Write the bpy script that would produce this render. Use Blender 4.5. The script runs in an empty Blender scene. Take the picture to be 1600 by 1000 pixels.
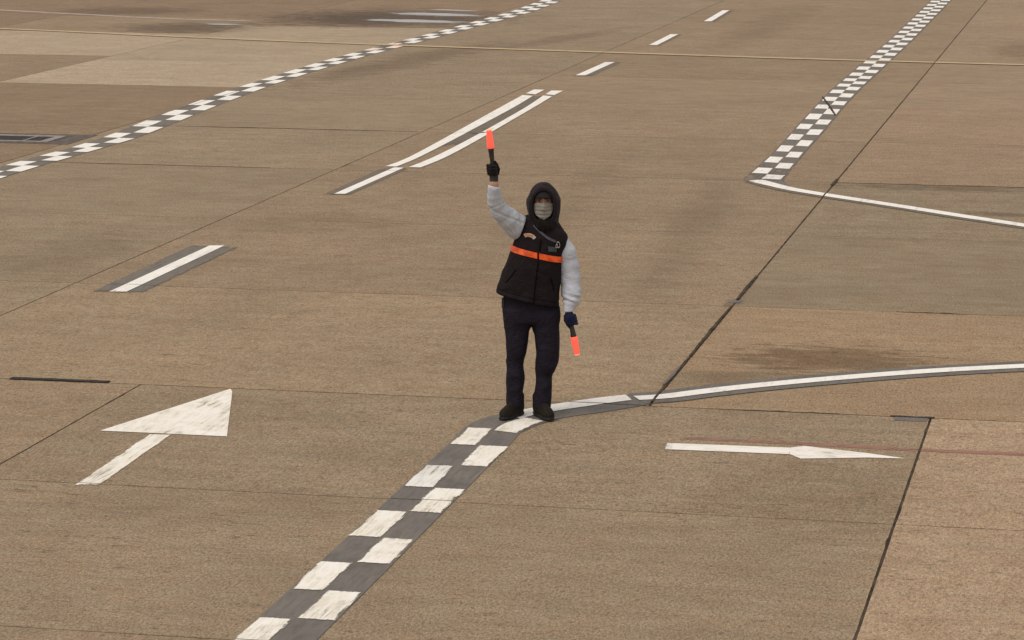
import bpy, bmesh, math, random
import numpy as np
from mathutils import Vector, Matrix

rnd = random.Random(7)
R = math.radians
scene = bpy.context.scene
COL = scene.collection

# ------------------------------------------------------------------ camera
# world x = across the concrete lanes, y = along them, z = up (metres)
CAM_H = 4.35
YAW = R(12.094)
cd = bpy.data.cameras.new('camera')
cd.sensor_width = 36.0
cd.lens = 4484.7 / 1600 * 36
cd.clip_start = 0.1
cd.clip_end = 5000
cam = bpy.data.objects.new('camera', cd)
COL.objects.link(cam)
cam.location = (0, 0, CAM_H)
cam.rotation_euler = (R(90 - 9.876), 0, YAW)
scene.camera = cam

# ------------------------------------------------------------------ sky, sun, exposure (bright overcast)
SUN_EL, SUN_AZ = R(58), R(215)          # azimuth measured from +y towards +x
world = bpy.data.worlds.new('World')
scene.world = world
world.use_nodes = True
wn = world.node_tree.nodes
wl = world.node_tree.links
sky = wn.new('ShaderNodeTexSky')
sky.sky_type = 'NISHITA'
sky.sun_disc = False
sky.sun_elevation = SUN_EL
sky.sun_rotation = SUN_AZ
sky.air_density = 1.0
sky.dust_density = 6.0
sky.ozone_density = 1.0
hs = wn.new('ShaderNodeHueSaturation')
hs.inputs['Saturation'].default_value = 0.03
wl.new(sky.outputs[0], hs.inputs['Color'])
deck = wn.new('ShaderNodeMix')                     # an even cloud deck hides most of the clear sky
deck.data_type = 'RGBA'
deck.inputs['Factor'].default_value = 0.75
wl.new(hs.outputs[0], deck.inputs[6])
deck.inputs[7].default_value = (6.9, 6.6, 6.25, 1)
wl.new(deck.outputs[2], wn['Background'].inputs[0])
wn['Background'].inputs[1].default_value = 0.115
sd = bpy.data.lights.new('sun', 'SUN')
sd.energy = 1.3
sd.angle = R(28)
sd.color = (1.0, 0.90, 0.79)
sun = bpy.data.objects.new('sun', sd)
COL.objects.link(sun)
sdir = Vector((math.sin(SUN_AZ) * math.cos(SUN_EL), math.cos(SUN_AZ) * math.cos(SUN_EL), math.sin(SUN_EL)))
sun.rotation_euler = sdir.to_track_quat('Z', 'Y').to_euler()
scene.view_settings.view_transform = 'Standard'
scene.view_settings.look = 'None'
scene.view_settings.gamma = 1
scene.view_settings.use_curve_mapping = False
scene.view_settings.exposure = 0.0
scene.cycles.max_bounces = 4
scene.cycles.diffuse_bounces = 2
scene.cycles.glossy_bounces = 2

# ------------------------------------------------------------------ material helpers
class NT:
    def __init__(s, name):
        s.m = bpy.data.materials.new(name)
        s.m.use_nodes = True
        s.t = s.m.node_tree
        s.bsdf = s.t.nodes['Principled BSDF']
        s.out = s.t.nodes['Material Output']
    def n(s, typ, **kw):
        nd = s.t.nodes.new('ShaderNode' + typ)
        for k, v in kw.items():
            setattr(nd, k, v)
        return nd
    def put(s, sock, v):
        if isinstance(v, bpy.types.NodeSocket):
            s.t.links.new(v, sock)
        elif v is not None:
            if isinstance(v, tuple) and len(v) == 3 and sock.type == 'RGBA':
                v = (*v, 1)
            sock.default_value = v
    def math(s, op, a, b=None, c=None, clamp=False):
        nd = s.n('Math', operation=op)
        nd.use_clamp = clamp
        s.put(nd.inputs[0], a)
        if b is not None: s.put(nd.inputs[1], b)
        if c is not None: s.put(nd.inputs[2], c)
        return nd.outputs[0]
    def mix(s, f, a, b, blend='MIX'):
        nd = s.n('Mix', data_type='RGBA', blend_type=blend)
        s.put(nd.inputs['Factor'], f)
        s.put(nd.inputs[6], a)
        s.put(nd.inputs[7], b)
        return nd.outputs[2]
    def ramp(s, v, lo, hi, a=0.0, b=1.0):
        nd = s.n('MapRange', interpolation_type='SMOOTHSTEP')
        s.put(nd.inputs[0], v)
        for i, q in enumerate((lo, hi, a, b)):
            s.put(nd.inputs[i + 1], q)
        return nd.outputs[0]
    def mapping(s, vec, loc=(0, 0, 0), rot=(0, 0, 0), scale=(1, 1, 1), vt='POINT'):
        nd = s.n('Mapping', vector_type=vt)
        s.put(nd.inputs[0], vec)
        nd.inputs[1].default_value = loc
        nd.inputs[2].default_value = rot
        nd.inputs[3].default_value = scale
        return nd.outputs[0]
    def noise(s, vec, scale, detail=3, rough=0.55, dist=0.0):
        nd = s.n('TexNoise')
        s.put(nd.inputs['Vector'], vec)
        nd.inputs['Scale'].default_value = scale
        nd.inputs['Detail'].default_value = detail
        nd.inputs['Roughness'].default_value = rough
        nd.inputs['Distortion'].default_value = dist
        return nd.outputs['Fac']
    def bump(s, h, strength=0.5, dist=0.01, normal=None):
        nd = s.n('Bump')
        nd.inputs['Strength'].default_value = strength
        nd.inputs['Distance'].default_value = dist
        s.put(nd.inputs['Height'], h)
        if normal: s.put(nd.inputs['Normal'], normal)
        return nd.outputs[0]
    def pos(s):
        return s.n('NewGeometry').outputs['Position']

def cloth(name, col, rough=0.85, fine=420.0, folds=0.3, var=0.25, sheen=0.1, foldscale=9.0):
    q = NT(name)
    oc = q.n('TexCoord').outputs['Object']
    a = q.noise(oc, fine, 2, 0.6)
    b = q.noise(oc, foldscale, 4, 0.6, 0.6)
    c1 = q.mix(q.ramp(a, 0.3, 0.7), tuple(v * (1 - var) for v in col), tuple(min(1, v * (1 + var)) for v in col))
    c2 = q.mix(q.math('MULTIPLY', q.ramp(b, 0.35, 0.7), 0.3), c1, tuple(v * 0.7 for v in col))
    q.put(q.bsdf.inputs['Base Color'], c2)
    q.bsdf.inputs['Roughness'].default_value = rough
    q.bsdf.inputs['Specular IOR Level'].default_value = 0.12
    q.bsdf.inputs['Sheen Weight'].default_value = sheen
    n1 = q.bump(b, folds, 0.03)
    q.put(q.bsdf.inputs['Normal'], q.bump(a, 0.25, 0.002, n1))
    return q.m

def plain(name, col, rough=0.5, metal=0.0, var=0.12, scale=60.0, bump=0.1):
    q = NT(name)
    oc = q.n('TexCoord').outputs['Object']
    a = q.noise(oc, scale, 4, 0.6)
    q.put(q.bsdf.inputs['Base Color'], q.mix(q.ramp(a, 0.3, 0.7), tuple(v * (1 - var) for v in col), tuple(min(1, v * (1 + var)) for v in col)))
    q.bsdf.inputs['Roughness'].default_value = rough
    q.bsdf.inputs['Metallic'].default_value = metal
    q.put(q.bsdf.inputs['Normal'], q.bump(a, bump, 0.003))
    return q.m

# ---- concrete: broomed, weathered, stained
STAINS = [  # centre u, v, radius u, v, rotation, colour multiplier, strength, edge noise scale, streak anisotropy
    (-2.30, 23.15, 1.05, 0.75, 0.0, (0.48, 0.43, 0.37), 0.85, 2.2),
    (-3.00, 22.15, 0.75, 0.42, 0.25, (0.66, 0.68, 0.70), 0.8, 0.8),
    (-12.9, 51.0, 0.75, 6.2, -0.13, (0.66, 0.62, 0.60), 0.85, 1.0),
    (-11.2, 57.0, 0.5, 4.5, -0.22, (0.72, 0.68, 0.66), 0.7, 1.0),
    (-4.55, 30.5, 0.40, 5.5, 0.06, (0.80, 0.81, 0.80), 0.75, 1.0),
    (-6.3, 31.5, 0.45, 7.5, 0.02, (0.84, 0.84, 0.82), 0.7, 1.0),
    (-2.1, 34.55, 1.6, 0.35, 0.02, (0.55, 0.52, 0.48), 0.8, 1.6),
    (-1.2, 32.3, 0.8, 0.22, -0.02, (0.55, 0.52, 0.48), 0.8, 1.6),
    (-6.6, 20.2, 1.3, 0.75, 0.0, (0.84, 0.84, 0.82), 0.7, 1.0),
    (-5.6, 17.2, 1.5, 0.6, 0.0, (0.86, 0.85, 0.83), 0.7, 1.2),
    (-2.0, 18.2, 0.9, 1.2, 0.0, (0.82, 0.80, 0.76), 0.7, 1.2),
    (-16.2, 62.3, 3.3, 3.4, 0.0, (0.40, 0.39, 0.40), 1.0, 0.6),
    (-19.6, 58.3, 1.8, 2.1, 0.0, (0.50, 0.48, 0.47), 0.95, 0.8),
    (-22.6, 63.4, 2.2, 1.6, 0.3, (0.60, 0.58, 0.58), 0.9, 0.8),
    (-1.9, 56.0, 0.8, 2.4, 0.0, (0.76, 0.70, 0.66), 0.8, 1.0),
    (-7.6, 62.0, 0.7, 9.0, -0.02, (0.82, 0.80, 0.78), 0.8, 1.0),
    (-8.6, 30.0, 1.0, 1.0, 0.0, (0.84, 0.82, 0.78), 0.7, 1.0),
    (-10.5, 27.4, 0.7, 1.6, 0.0, (0.80, 0.80, 0.78), 0.7, 1.0),
    (-3.45, 25.75, 0.10, 0.34, 0.0, (0.62, 0.64, 0.68), 1.0, 2.0),
]

def make_concrete(name, stains=True):
    q = NT(name)
    P = q.pos()
    oi = q.n('ObjectInfo')
    off = q.n('CombineXYZ')
    q.put(off.inputs[2], q.math('MULTIPLY', oi.outputs['Random'], 40.0))
    va = q.n('VectorMath', operation='ADD')
    q.put(va.inputs[0], P); q.put(va.inputs[1], off.outputs[0])
    V = va.outputs[0]
    big = q.noise(V, 0.62, 3, 0.62)
    mid = q.noise(V, 3.4, 3, 0.65)
    fleck = q.noise(q.mapping(V, scale=(1.8, 0.80, 1)), 33.0, 3, 0.8)
    streak = q.noise(q.mapping(V, scale=(0.9, 4.2, 1)), 1.3, 4, 0.7)
    fine = q.noise(q.mapping(V, scale=(1.9, 0.75, 1)), 85.0, 1, 0.7)
    base = q.mix(q.ramp(mid, 0.36, 0.64), (0.262, 0.185, 0.118), (0.244, 0.181, 0.118))
    base = q.mix(1.0, base, oi.outputs['Color'], 'MULTIPLY')
    def f(v, lo, hi, a, b):
        nd = q.n('MapRange'); q.put(nd.inputs[0], v)
        for i, w in enumerate((lo, hi, a, b)): nd.inputs[i + 1].default_value = w
        return nd.outputs[0]
    k = q.math('MULTIPLY', f(big, 0.28, 0.72, 0.90, 1.10), f(mid, 0.25, 0.75, 0.88, 1.12))
    k = q.math('MULTIPLY', k, f(fleck, 0.25, 0.75, 0.46, 1.50))
    k = q.math('MULTIPLY', k, f(fine, 0.2, 0.8, 0.60, 1.40))
    k = q.math('MULTIPLY', k, f(streak, 0.25, 0.75, 0.87, 1.13))
    vs_ = q.n('VectorMath', operation='SCALE'); q.put(vs_.inputs[0], base); q.put(vs_.inputs['Scale'], k)
    c = vs_.outputs[0]
    # dark pits, pale chips and torn broom marks
    pit = q.noise(q.mapping(V, scale=(1.15, 0.95, 1)), 15.0, 2, 0.85)
    pm = q.math('MULTIPLY', q.ramp(pit, 0.63, 0.71), 0.55)
    c = q.mix(pm, c, (0.072, 0.052, 0.035))
    c = q.mix(q.math('MULTIPLY', q.ramp(pit, 0.34, 0.27), 0.35), c, (0.36, 0.275, 0.19))
    tear = q.noise(q.mapping(V, loc=(3, 7, 0), scale=(0.55, 1.7, 1)), 10.0, 3, 0.8)
    tm = q.math('MULTIPLY', q.ramp(tear, 0.58, 0.68), q.ramp(big, 0.46, 0.64, 0.04, 0.75))
    c = q.mix(tm, c, (0.082, 0.060, 0.040))
    if stains:
        sn_cache = {}
        for (cu, cv, ru, rv, rot, colr, st, an) in STAINS:
            key = an = 2.0 if an > 1.1 else 1.0
            if key not in sn_cache:
                sn_cache[key] = q.noise(q.mapping(P, scale=(1.0, an * 2.0, 1) if an == 1 else (1.3, 4.5, 1)), 1.9, 5, 0.72)
            nz = sn_cache[key]
            lv = q.mapping(P, (cu, cv, 0), (0, 0, rot), (ru, rv, 1e3), 'TEXTURE')
            ln = q.n('VectorMath', operation='LENGTH'); q.put(ln.inputs[0], lv)
            d = q.math('ADD', ln.outputs['Value'], q.math('MULTIPLY', q.math('SUBTRACT', nz, 0.5), 2.4 if an == 1 else 3.2))
            f = q.math('MULTIPLY', q.ramp(d, 1.1, 0.35) if an == 1 else q.ramp(d, 1.05, 0.40), st)
            c = q.mix(f, c, q.mix(1.0, c, colr, 'MULTIPLY'))
    q.put(q.bsdf.inputs['Base Color'], c)
    q.put(q.bsdf.inputs['Roughness'], q.ramp(mid, 0.2, 0.8, 0.92, 0.78))
    q.bsdf.inputs['Specular IOR Level'].default_value = 0.25
    q.put(q.bsdf.inputs['Normal'], q.bump(fleck, 0.5, 0.006))
    return q.m

def make_paint(name, colA, colB, wear=0.5, edge=0.03, dirt=0.25, rough=0.6, streaks=(26, 4), alpha=True, ek=(1.0, 1.0)):
    """road paint: uv 0-1 over the painted piece; worn off in streaks and frayed at its edges"""
    q = NT(name)
    P = q.pos()
    uvn = q.n('UVMap')
    sep = q.n('SeparateXYZ'); q.put(sep.inputs[0], uvn.outputs[0])
    ex = q.math('SUBTRACT', 0.5, q.math('ABSOLUTE', q.math('SUBTRACT', sep.outputs[0], 0.5)))
    ey = q.math('SUBTRACT', 0.5, q.math('ABSOLUTE', q.math('SUBTRACT', sep.outputs[1], 0.5)))
    m = q.math('MINIMUM', q.math('MULTIPLY', ex, ek[0]), q.math('MULTIPLY', ey, ek[1]))
    st = q.noise(q.mapping(P, scale=(streaks[0], streaks[1], 1)), 1.0, 5, 0.7, 0.3)
    bl = q.noise(P, 2.3, 4, 0.65, 0.4)
    gr = q.noise(P, 60, 3, 0.7)
    tone = q.mix(q.ramp(q.math('ADD', q.math('MULTIPLY', bl, 0.5), q.math('MULTIPLY', st, 0.5)), 0.36, 0.62), colA, colB)
    tone = q.mix(q.math('MULTIPLY', q.ramp(st, 0.48, 0.72), dirt), tone, tuple(v * 0.55 for v in colB))
    tone = q.mix(q.math('MULTIPLY', q.ramp(gr, 0.58, 0.72), dirt * 0.6), tone, (0.22, 0.19, 0.15))
    q.put(q.bsdf.inputs['Base Color'], tone)
    q.bsdf.inputs['Roughness'].default_value = rough
    q.bsdf.inputs['Specular IOR Level'].default_value = 0.15
    q.put(q.bsdf.inputs['Normal'], q.bump(gr, 0.3, 0.003))
    if alpha:
        # higher value = paint kept
        keep = q.math('ADD', q.math('MULTIPLY', q.ramp(m, 0.0, 0.12), 0.34), q.math('SUBTRACT', 0.66, q.math('MULTIPLY', st, wear)))
        keep = q.math('SUBTRACT', keep, q.math('MULTIPLY', q.ramp(bl, 0.5, 0.75), wear * 0.28))
        keep = q.math('SUBTRACT', keep, q.math('MULTIPLY', q.math('SUBTRACT', gr, 0.5), 0.25))
        scr = q.noise(q.mapping(P, loc=(5, 2, 0), rot=(0, 0, 0.12), scale=(streaks[0] * 0.9, streaks[1] * 0.30, 1)), 1.0, 5, 0.8)
        a = q.ramp(keep, 0.30, 0.46)
        sm = q.math('MULTIPLY', q.math('MULTIPLY', q.ramp(scr, 0.46, 0.70), q.ramp(bl, 0.46, 0.64)), min(0.8, wear * 1.15))
        a = q.math('MULTIPLY', a, q.math('SUBTRACT', 1.0, sm))
        q.put(q.bsdf.inputs['Alpha'], a)
    return q.m

M = {}
M['concrete'] = make_concrete('weathered_concrete')
M['far_concrete'] = make_concrete('far_concrete', False)
M['sealant'] = plain('joint_sealant', (0.056, 0.041, 0.029), 0.85, 0, 0.5, 5.0, 0.2)
M['sealant_black'] = plain('black_sealant', (0.03, 0.027, 0.026), 0.7, 0, 0.5, 25.0, 0.4)
for k_ in ('sealant', 'sealant_black'):
    M[k_].node_tree.nodes['Principled BSDF'].inputs['Specular IOR Level'].default_value = 0.08
M['patch_grey'] = plain('grey_patch', (0.125, 0.108, 0.094), 0.85, 0, 0.3, 50.0, 0.4)
M['white'] = make_paint('white_paint_worn', (0.82, 0.79, 0.745), (0.76, 0.70, 0.60), 0.72, dirt=0.35, ek=(0.8, 3.5))
M['white_faded'] = make_paint('white_paint_faded', (0.76, 0.735, 0.70), (0.66, 0.63, 0.58), 0.78, dirt=0.5, ek=(1.0, 3.0))
M['white_cross'] = make_paint('white_paint_cross', (0.82, 0.79, 0.75), (0.77, 0.72, 0.65), 0.5, dirt=0.35, streaks=(3, 22))
M['white_clean'] = make_paint('white_paint_fresh', (0.82, 0.79, 0.75), (0.77, 0.73, 0.68), 0.34, dirt=0.22)
M['grey'] = make_paint('dark_grey_paint', (0.112, 0.101, 0.092), (0.178, 0.159, 0.141), 0.36, dirt=0.25, rough=0.75, ek=(2.5, 2.5))
M['grey_soft'] = make_paint('thin_grey_paint', (0.130, 0.115, 0.103), (0.178, 0.154, 0.131), 0.55, dirt=0.25, rough=0.75)
M['grey_faint'] = make_paint('old_grey_paint', (0.150, 0.124, 0.100), (0.172, 0.138, 0.106), 0.62, dirt=0.25, rough=0.8)
M['yellow'] = make_paint('yellow_paint', (0.50, 0.36, 0.185), (0.46, 0.355, 0.215), 0.62, dirt=0.3, streaks=(3, 10))
M['red'] = make_paint('faded_red_paint', (0.30, 0.13, 0.09), (0.26, 0.15, 0.11), 1.02, dirt=0.3, streaks=(3, 26))
M['pale'] = make_paint('pale_faded_paint', (0.42, 0.34, 0.29), (0.36, 0.29, 0.235), 0.8, dirt=0.4, streaks=(3, 10))
M['pink'] = make_paint('pink_stained_paint', (0.80, 0.62, 0.54), (0.78, 0.66, 0.58), 0.4, dirt=0.2)

# ------------------------------------------------------------------ object helpers
def link(name, me, mat, parent=None, smooth=False, loc=None):
    o = bpy.data.objects.new(name, me)
    COL.objects.link(o)
    if mat is not None and not me.materials:
        me.materials.append(mat)
    if parent is not None:
        o.parent = parent
    if loc is not None:
        o.location = loc
    if smooth:
        me.polygons.foreach_set('use_smooth', [True] * len(me.polygons))
    return o

def tag(o, label=None, cat=None, group=None, kind=None):
    if label: o['label'] = label
    if cat: o['category'] = cat
    if group: o['group'] = group
    if kind: o['kind'] = kind
    return o

def empty(name, loc=(0, 0, 0), rz=0.0):
    o = bpy.data.objects.new(name, None)
    COL.objects.link(o)
    o.location = loc
    o.rotation_euler = (0, 0, rz)
    o.empty_display_size = 0.2
    return o

def mesh_from(name, verts, faces, uvs=None):
    me = bpy.data.meshes.new(name)
    me.from_pydata([tuple(map(float, v)) for v in verts], [], [tuple(map(int, f)) for f in faces])
    if uvs is not None:
        lay = me.uv_layers.new(name='UVMap')
        for l in me.loops:
            lay.data[l.index].uv = uvs[l.vertex_index]
    me.update()
    return me

# ------------------------------------------------------------------ apron: slabs and joints
V0 = 20.95
ROWS = [V0 + 4.62 * k for k in range(16)]
ROWS[1], ROWS[3], ROWS[4] = 25.57, 34.80, 39.38
LANES = [  # u0, u1, rows
    (-37.0, -29.8, ROWS), (-29.8, -23.6, ROWS),
    (-23.6, -18.62, [V0, 25.57, 30.2, 34.8, 39.4, 45.6, 51.1, 56.9, 61.6, 66.4, 71.2, 76, 80.8, 85.6, 90.25]),
    (-18.62, -14.15, [V0, 25.57, 30.2, 34.8, 39.4, 45.45, 50.4, 54.9, 59.4, 64.0, 68.6, 73.2, 77.8, 82.4, 87, 90.25]),
    (-14.15, -9.74, ROWS), (-9.74, -3.43, ROWS), (-3.43, 2.9, ROWS), (2.9, 9.2, ROWS), (9.2, 15.5, ROWS)]
LOW_U = [-37.0, -31.9, -25.8, -19.7, -13.57, -7.46, -1.325, 4.8, 10.9, 15.5]
LOW_V = [4.28, 7.61, 10.95, 14.29, 17.63, V0]
U_GAP = {-3.43: 0.020, -9.74: 0.013, -7.46: 0.013, -1.325: 0.017, -14.15: 0.016}
V_GAP = {V0: 0.022, 17.63: 0.013, 25.57: 0.016, 34.80: 0.018, 39.38: 0.022}
def ugap(u): return U_GAP.get(u, 0.014)
def vgap(v): return V_GAP.get(v, 0.012)
TINT = {}
def tint_of(u, v):
    if v < V0:
        if u > -1.32: return (1.34, 1.30, 1.30)
        if u < -7.46: return (1.07, 1.05, 1.02)
        return (1.04, 1.05, 1.04)
    if -18.62 < u < -14.15 and 45.45 < v < 59.4: return (1.46, 1.57, 1.68) if v < 50.4 else (1.30, 1.38, 1.45)
    if -23.6 < u < -18.62 and 51.1 < v < 56.9: return (1.44, 1.54, 1.64)
    if -14.15 < u < -9.74: return (1.0, 1.02, 1.01)
    if u > -3.43 and v < 25.57: return (1.12, 1.06, 0.98)
    if u > -3.43 and v < 34.8: return (0.93, 0.955, 0.94)
    if u > -3.43 and v < 44.1: return (1.06, 1.0, 0.98)
    if u > -3.43: return (1.06, 1.04, 1.03)
    if -9.74 < u < -3.43 and v < 25.57: return (1.12, 1.11, 1.06)
    if v > 60 and u < -14: return (0.88, 0.82, 0.78)
    if u < -14 and v < 45.5: return (0.90, 0.86, 0.82)
    return (1.0, 0.98, 0.95)

# one sheet that reaches the horizon, under and beyond the modelled slabs
bm = bmesh.new()
for ring in ((-2500, -2500, 2500, 2500),):
    vs = [bm.verts.new((x, y, -0.15)) for x, y in ((-2500, -2500), (2500, -2500), (2500, 2500), (-2500, 2500))]
    bm.faces.new(vs)
me = bpy.data.meshes.new('apron'); bm.to_mesh(me); bm.free()
apron = tag(link('apron', me, M['far_concrete']), 'wide brown weathered concrete airport apron', kind='structure')

# the sealing compound that shows in the joints
bm = bmesh.new()
vs = [bm.verts.new((x, y, -0.0035)) for x, y in ((-37, 4.3), (15.5, 4.3), (15.5, 90.2), (-37, 90.2))]
bm.faces.new(vs)
me = bpy.data.meshes.new('joint_sealant'); bm.to_mesh(me); bm.free()
link('joint_sealant', me, M['sealant'], apron)

JOINTS = []   # u0,u1,v0,v1 rectangles left open between slabs
def slab(u0, u1, v0, v1):
    a, b = u0 + ugap(u0) / 2, u1 - ugap(u1) / 2
    c, d = v0 + vgap(v0) / 2, v1 - vgap(v1) / 2
    cx, cy = (u0 + u1) / 2, (v0 + v1) / 2
    pts = []
    r = random.Random(int((u0 * 131 + v0 * 17) * 100))
    step = 0.11 if v0 < 30 else (0.25 if v0 < 46 else 0.6)
    def run(p, q):
        L = math.hypot(q[0] - p[0], q[1] - p[1]); n = max(2, int(L / step))
        nx, ny = -(q[1] - p[1]) / L, (q[0] - p[0]) / L
        for i in range(n):
            t = i / n
            w = r.uniform(-0.0005, 0.0025)
            if r.random() < 0.03: w += r.uniform(0.003, 0.010)
            if i == 0: w = 0
            pts.append((p[0] + (q[0] - p[0]) * t + nx * w, p[1] + (q[1] - p[1]) * t + ny * w))
    run((a, c), (b, c)); run((b, c), (b, d)); run((b, d), (a, d)); run((a, d), (a, c))
    n = len(pts)
    verts = [(x - cx, y - cy, 0) for x, y in pts] + [(x - cx, y - cy, -0.12) for x, y in pts]
    faces = [tuple(range(n))] + [(i, i + n, (i + 1) % n + n, (i + 1) % n) for i in range(n)]
    o = link('concrete_slab', mesh_from('concrete_slab', verts, faces), M['concrete'], apron, loc=(cx, cy, 0))
    t = tint_of(cx, cy)
    k = 1 + r.uniform(-0.035, 0.035)
    o.color = (t[0] * k, t[1] * k, t[2] * k, 1)
    JOINTS.append((u0 - ugap(u0) / 2, u0 + ugap(u0) / 2, v0, v1))
    JOINTS.append((u0, u1, v0 - vgap(v0) / 2, v0 + vgap(v0) / 2))

for (u0, u1, rows) in LANES:
    for i in range(len(rows) - 1):
        slab(u0, u1, rows[i], rows[i + 1])
for i in range(len(LOW_U) - 1):
    for j in range(len(LOW_V) - 1):
        slab(LOW_U[i], LOW_U[i + 1], LOW_V[j], LOW_V[j + 1])

def ragged_strip(name, pts, mat, z, n_wob=0.15, seed=1, parent=None):
    """flat irregular strip from a list of (u, v, half width)"""
    r = random.Random(seed)
    P = []
    for i in range(len(pts) - 1):
        a, b = pts[i], pts[i + 1]
        L = math.hypot(b[0] - a[0], b[1] - a[1]); n = max(1, int(L / 0.06))
        for k in range(n):
            t = k / n
            P.append(tuple(a[j] + (b[j] - a[j]) * t for j in range(3)))
    P.append(pts[-1])
    verts, faces = [], []
    for i, p in enumerate(P):
        q0, q1 = P[max(0, i - 1)], P[min(len(P) - 1, i + 1)]
        dx, dy = q1[0] - q0[0], q1[1] - q0[1]; L = math.hypot(dx, dy)
        nx, ny = -dy / L, dx / L
        for s in (1, -1):
            w = p[2] * (1 + r.uniform(-n_wob, n_wob))
            verts.append((p[0] + s * nx * w, p[1] + s * ny * w, z))
    for i in range(len(P) - 1):
        faces.append((2 * i, 2 * i + 1, 2 * i + 3, 2 * i + 2))
    nb = len(verts)
    verts += [(v[0], v[1], z - 0.006) for v in verts]
    for i in range(len(P) - 1):
        faces.append((2 * i, 2 * i + 2, 2 * i + 2 + nb, 2 * i + nb))
        faces.append((2 * i + 3, 2 * i + 1, 2 * i + 1 + nb, 2 * i + 3 + nb))
    faces += [(1, 0, nb, nb + 1), (nb - 2, nb - 1, 2 * nb - 1, 2 * nb - 2)]
    return link(name, mesh_from(name, verts, faces), mat, parent)

# repairs along the joints
tag(ragged_strip('sealant_bead', [(-8.54, 20.955, 0.040), (-7.73, 20.965, 0.034)], M['sealant_black'], 0.009, 0.2, 3, apron), 'black raised bead of sealant along a joint')
tag(ragged_strip('joint_patch', [(-1.585, 20.865, 0.066), (-1.345, 20.865, 0.066)], M['patch_grey'], 0.004, 0.08, 4, apron), 'dark grey rectangular patch in the concrete')
ragged_strip('joint_patch', [(-1.62, 20.95, 0.013), (-1.3, 20.94, 0.022)], M['sealant_black'], 0.006, 0.5, 5, apron)
for k, (v0, v1, w) in enumerate(((21.1, 22.95, 0.013), (23.0, 25.5, 0.015), (25.9, 27.3, 0.016), (34.5, 35.1, 0.022))):
    ragged_strip('sealant_smear', [(-3.43 + rnd.uniform(-.004, .004), v0, w * .75), (-3.43 + rnd.uniform(-.006, .006), (v0 + v1) / 2, w), (-3.43, v1, w * .7)], M['sealant'], 0.0100 + 0.0012 * k, 0.25, 20 + k, apron)
for k, (ua, ub, vv_, w) in enumerate(((-13.4, -9.8, 39.38, 0.045), (-13.5, -10.6, 34.8, 0.026), (-3.4, -0.5, 34.8, 0.03), (-1.95, -1.3, 25.57, 0.022), (-2.9, -2.0, 20.955, 0.016))):
    n_ = 14
    ragged_strip('sealant_line', [(ua + (ub - ua) * i / n_, vv_ + rnd.uniform(-.012, .012), w * rnd.uniform(0.35, 1.0) * (0.2 + 0.8 * min(1, i / 3, (n_ - i) / 3))) for i in range(n_ + 1)], M['sealant'], 0.0026, 0.3, 60 + k, apron)
ragged_strip('sealant_smear', [(-3.48, 25.74, 0.02), (-3.43, 25.80, 0.05), (-3.39, 25.88, 0.02)], M['patch_grey'], 0.0035, 0.3, 33, apron)
ragged_strip('sealant_smear', [(-3.45, 21.75, 0.008), (-3.44, 22.1, 0.015), (-3.44, 22.5, 0.006)], M['patch_grey'], 0.0165, 0.3, 34, apron)

# ------------------------------------------------------------------ painted markings
def clip_joints(bm):
    """paint breaks where it crosses an open joint"""
    xs = [v.co.x for v in bm.verts]; ys = [v.co.y for v in bm.verts]
    bb = (min(xs), max(xs), min(ys), max(ys))
    for (a, b, c, d) in JOINTS:
        if b < bb[0] or a > bb[1] or d < bb[2] or c > bb[3]:
            continue
        vert = (b - a) < 0.1
        lo, hi = (a, b) if vert else (c, d)
        no = (1, 0, 0) if vert else (0, 1, 0)
        for p in (lo, hi):
            co = (p, 0, 0) if vert else (0, p, 0)
            bmesh.ops.bisect_plane(bm, geom=bm.verts[:] + bm.edges[:] + bm.faces[:], dist=1e-6, plane_co=co, plane_no=no)
        dead = []
        for f in bm.faces:
            m = f.calc_center_median()
            if a < m.x < b and c < m.y < d:
                dead.append(f)
        bmesh.ops.delete(bm, geom=dead, context='FACES')

def paint(name, quads, mat, z, parent=None, clip=True):
    """quads: list of 4-tuples of (u,v) with matching uv corners; one mesh object"""
    bm = bmesh.new()
    lay = bm.loops.layers.uv.new('UVMap')
    for q in quads:
        pts, uv = q
        f = bm.faces.new([bm.verts.new((p[0], p[1], z)) for p in pts])
        for l, t in zip(f.loops, uv):
            l[lay].uv = t
        f.normal_update()
        if f.normal.z < 0: f.normal_flip()
    if clip: clip_joints(bm)
    me = bpy.data.meshes.new(name)
    bm.to_mesh(me); bm.free()
    return link(name, me, mat, parent)

SQ = ((0, 0), (1, 0), (1, 1), (0, 1))
def quad(a, b, c, d): return ((a, b, c, d), SQ)

def lerp2(a, b, t): return (a[0] + (b[0] - a[0]) * t, a[1] + (b[1] - a[1]) * t)

def strip_quads(Ls, Rs):
    """strip between two edge polylines, uv x across and y along"""
    n = len(Ls) - 1
    return [((Ls[i], Rs[i], Rs[i + 1], Ls[i + 1]), ((0, i / n), (1, i / n), (1, (i + 1) / n), (0, (i + 1) / n))) for i in range(n)]

def smooth_line(pts, n=6):
    """Catmull-Rom through the points"""
    out = []
    P = [pts[0]] + list(pts) + [pts[-1]]
    for i in range(1, len(P) - 2):
        for k in range(n):
            t = k / n
            out.append(tuple(0.5 * (2 * P[i][j] + (P[i + 1][j] - P[i - 1][j]) * t + (2 * P[i - 1][j] - 5 * P[i][j] + 4 * P[i + 1][j] - P[i + 2][j]) * t * t + (3 * P[i][j] - P[i - 1][j] - 3 * P[i + 1][j] + P[i + 2][j]) * t ** 3) for j in range(len(P[i]))))
    out.append(tuple(pts[-1]))
    return out

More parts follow.
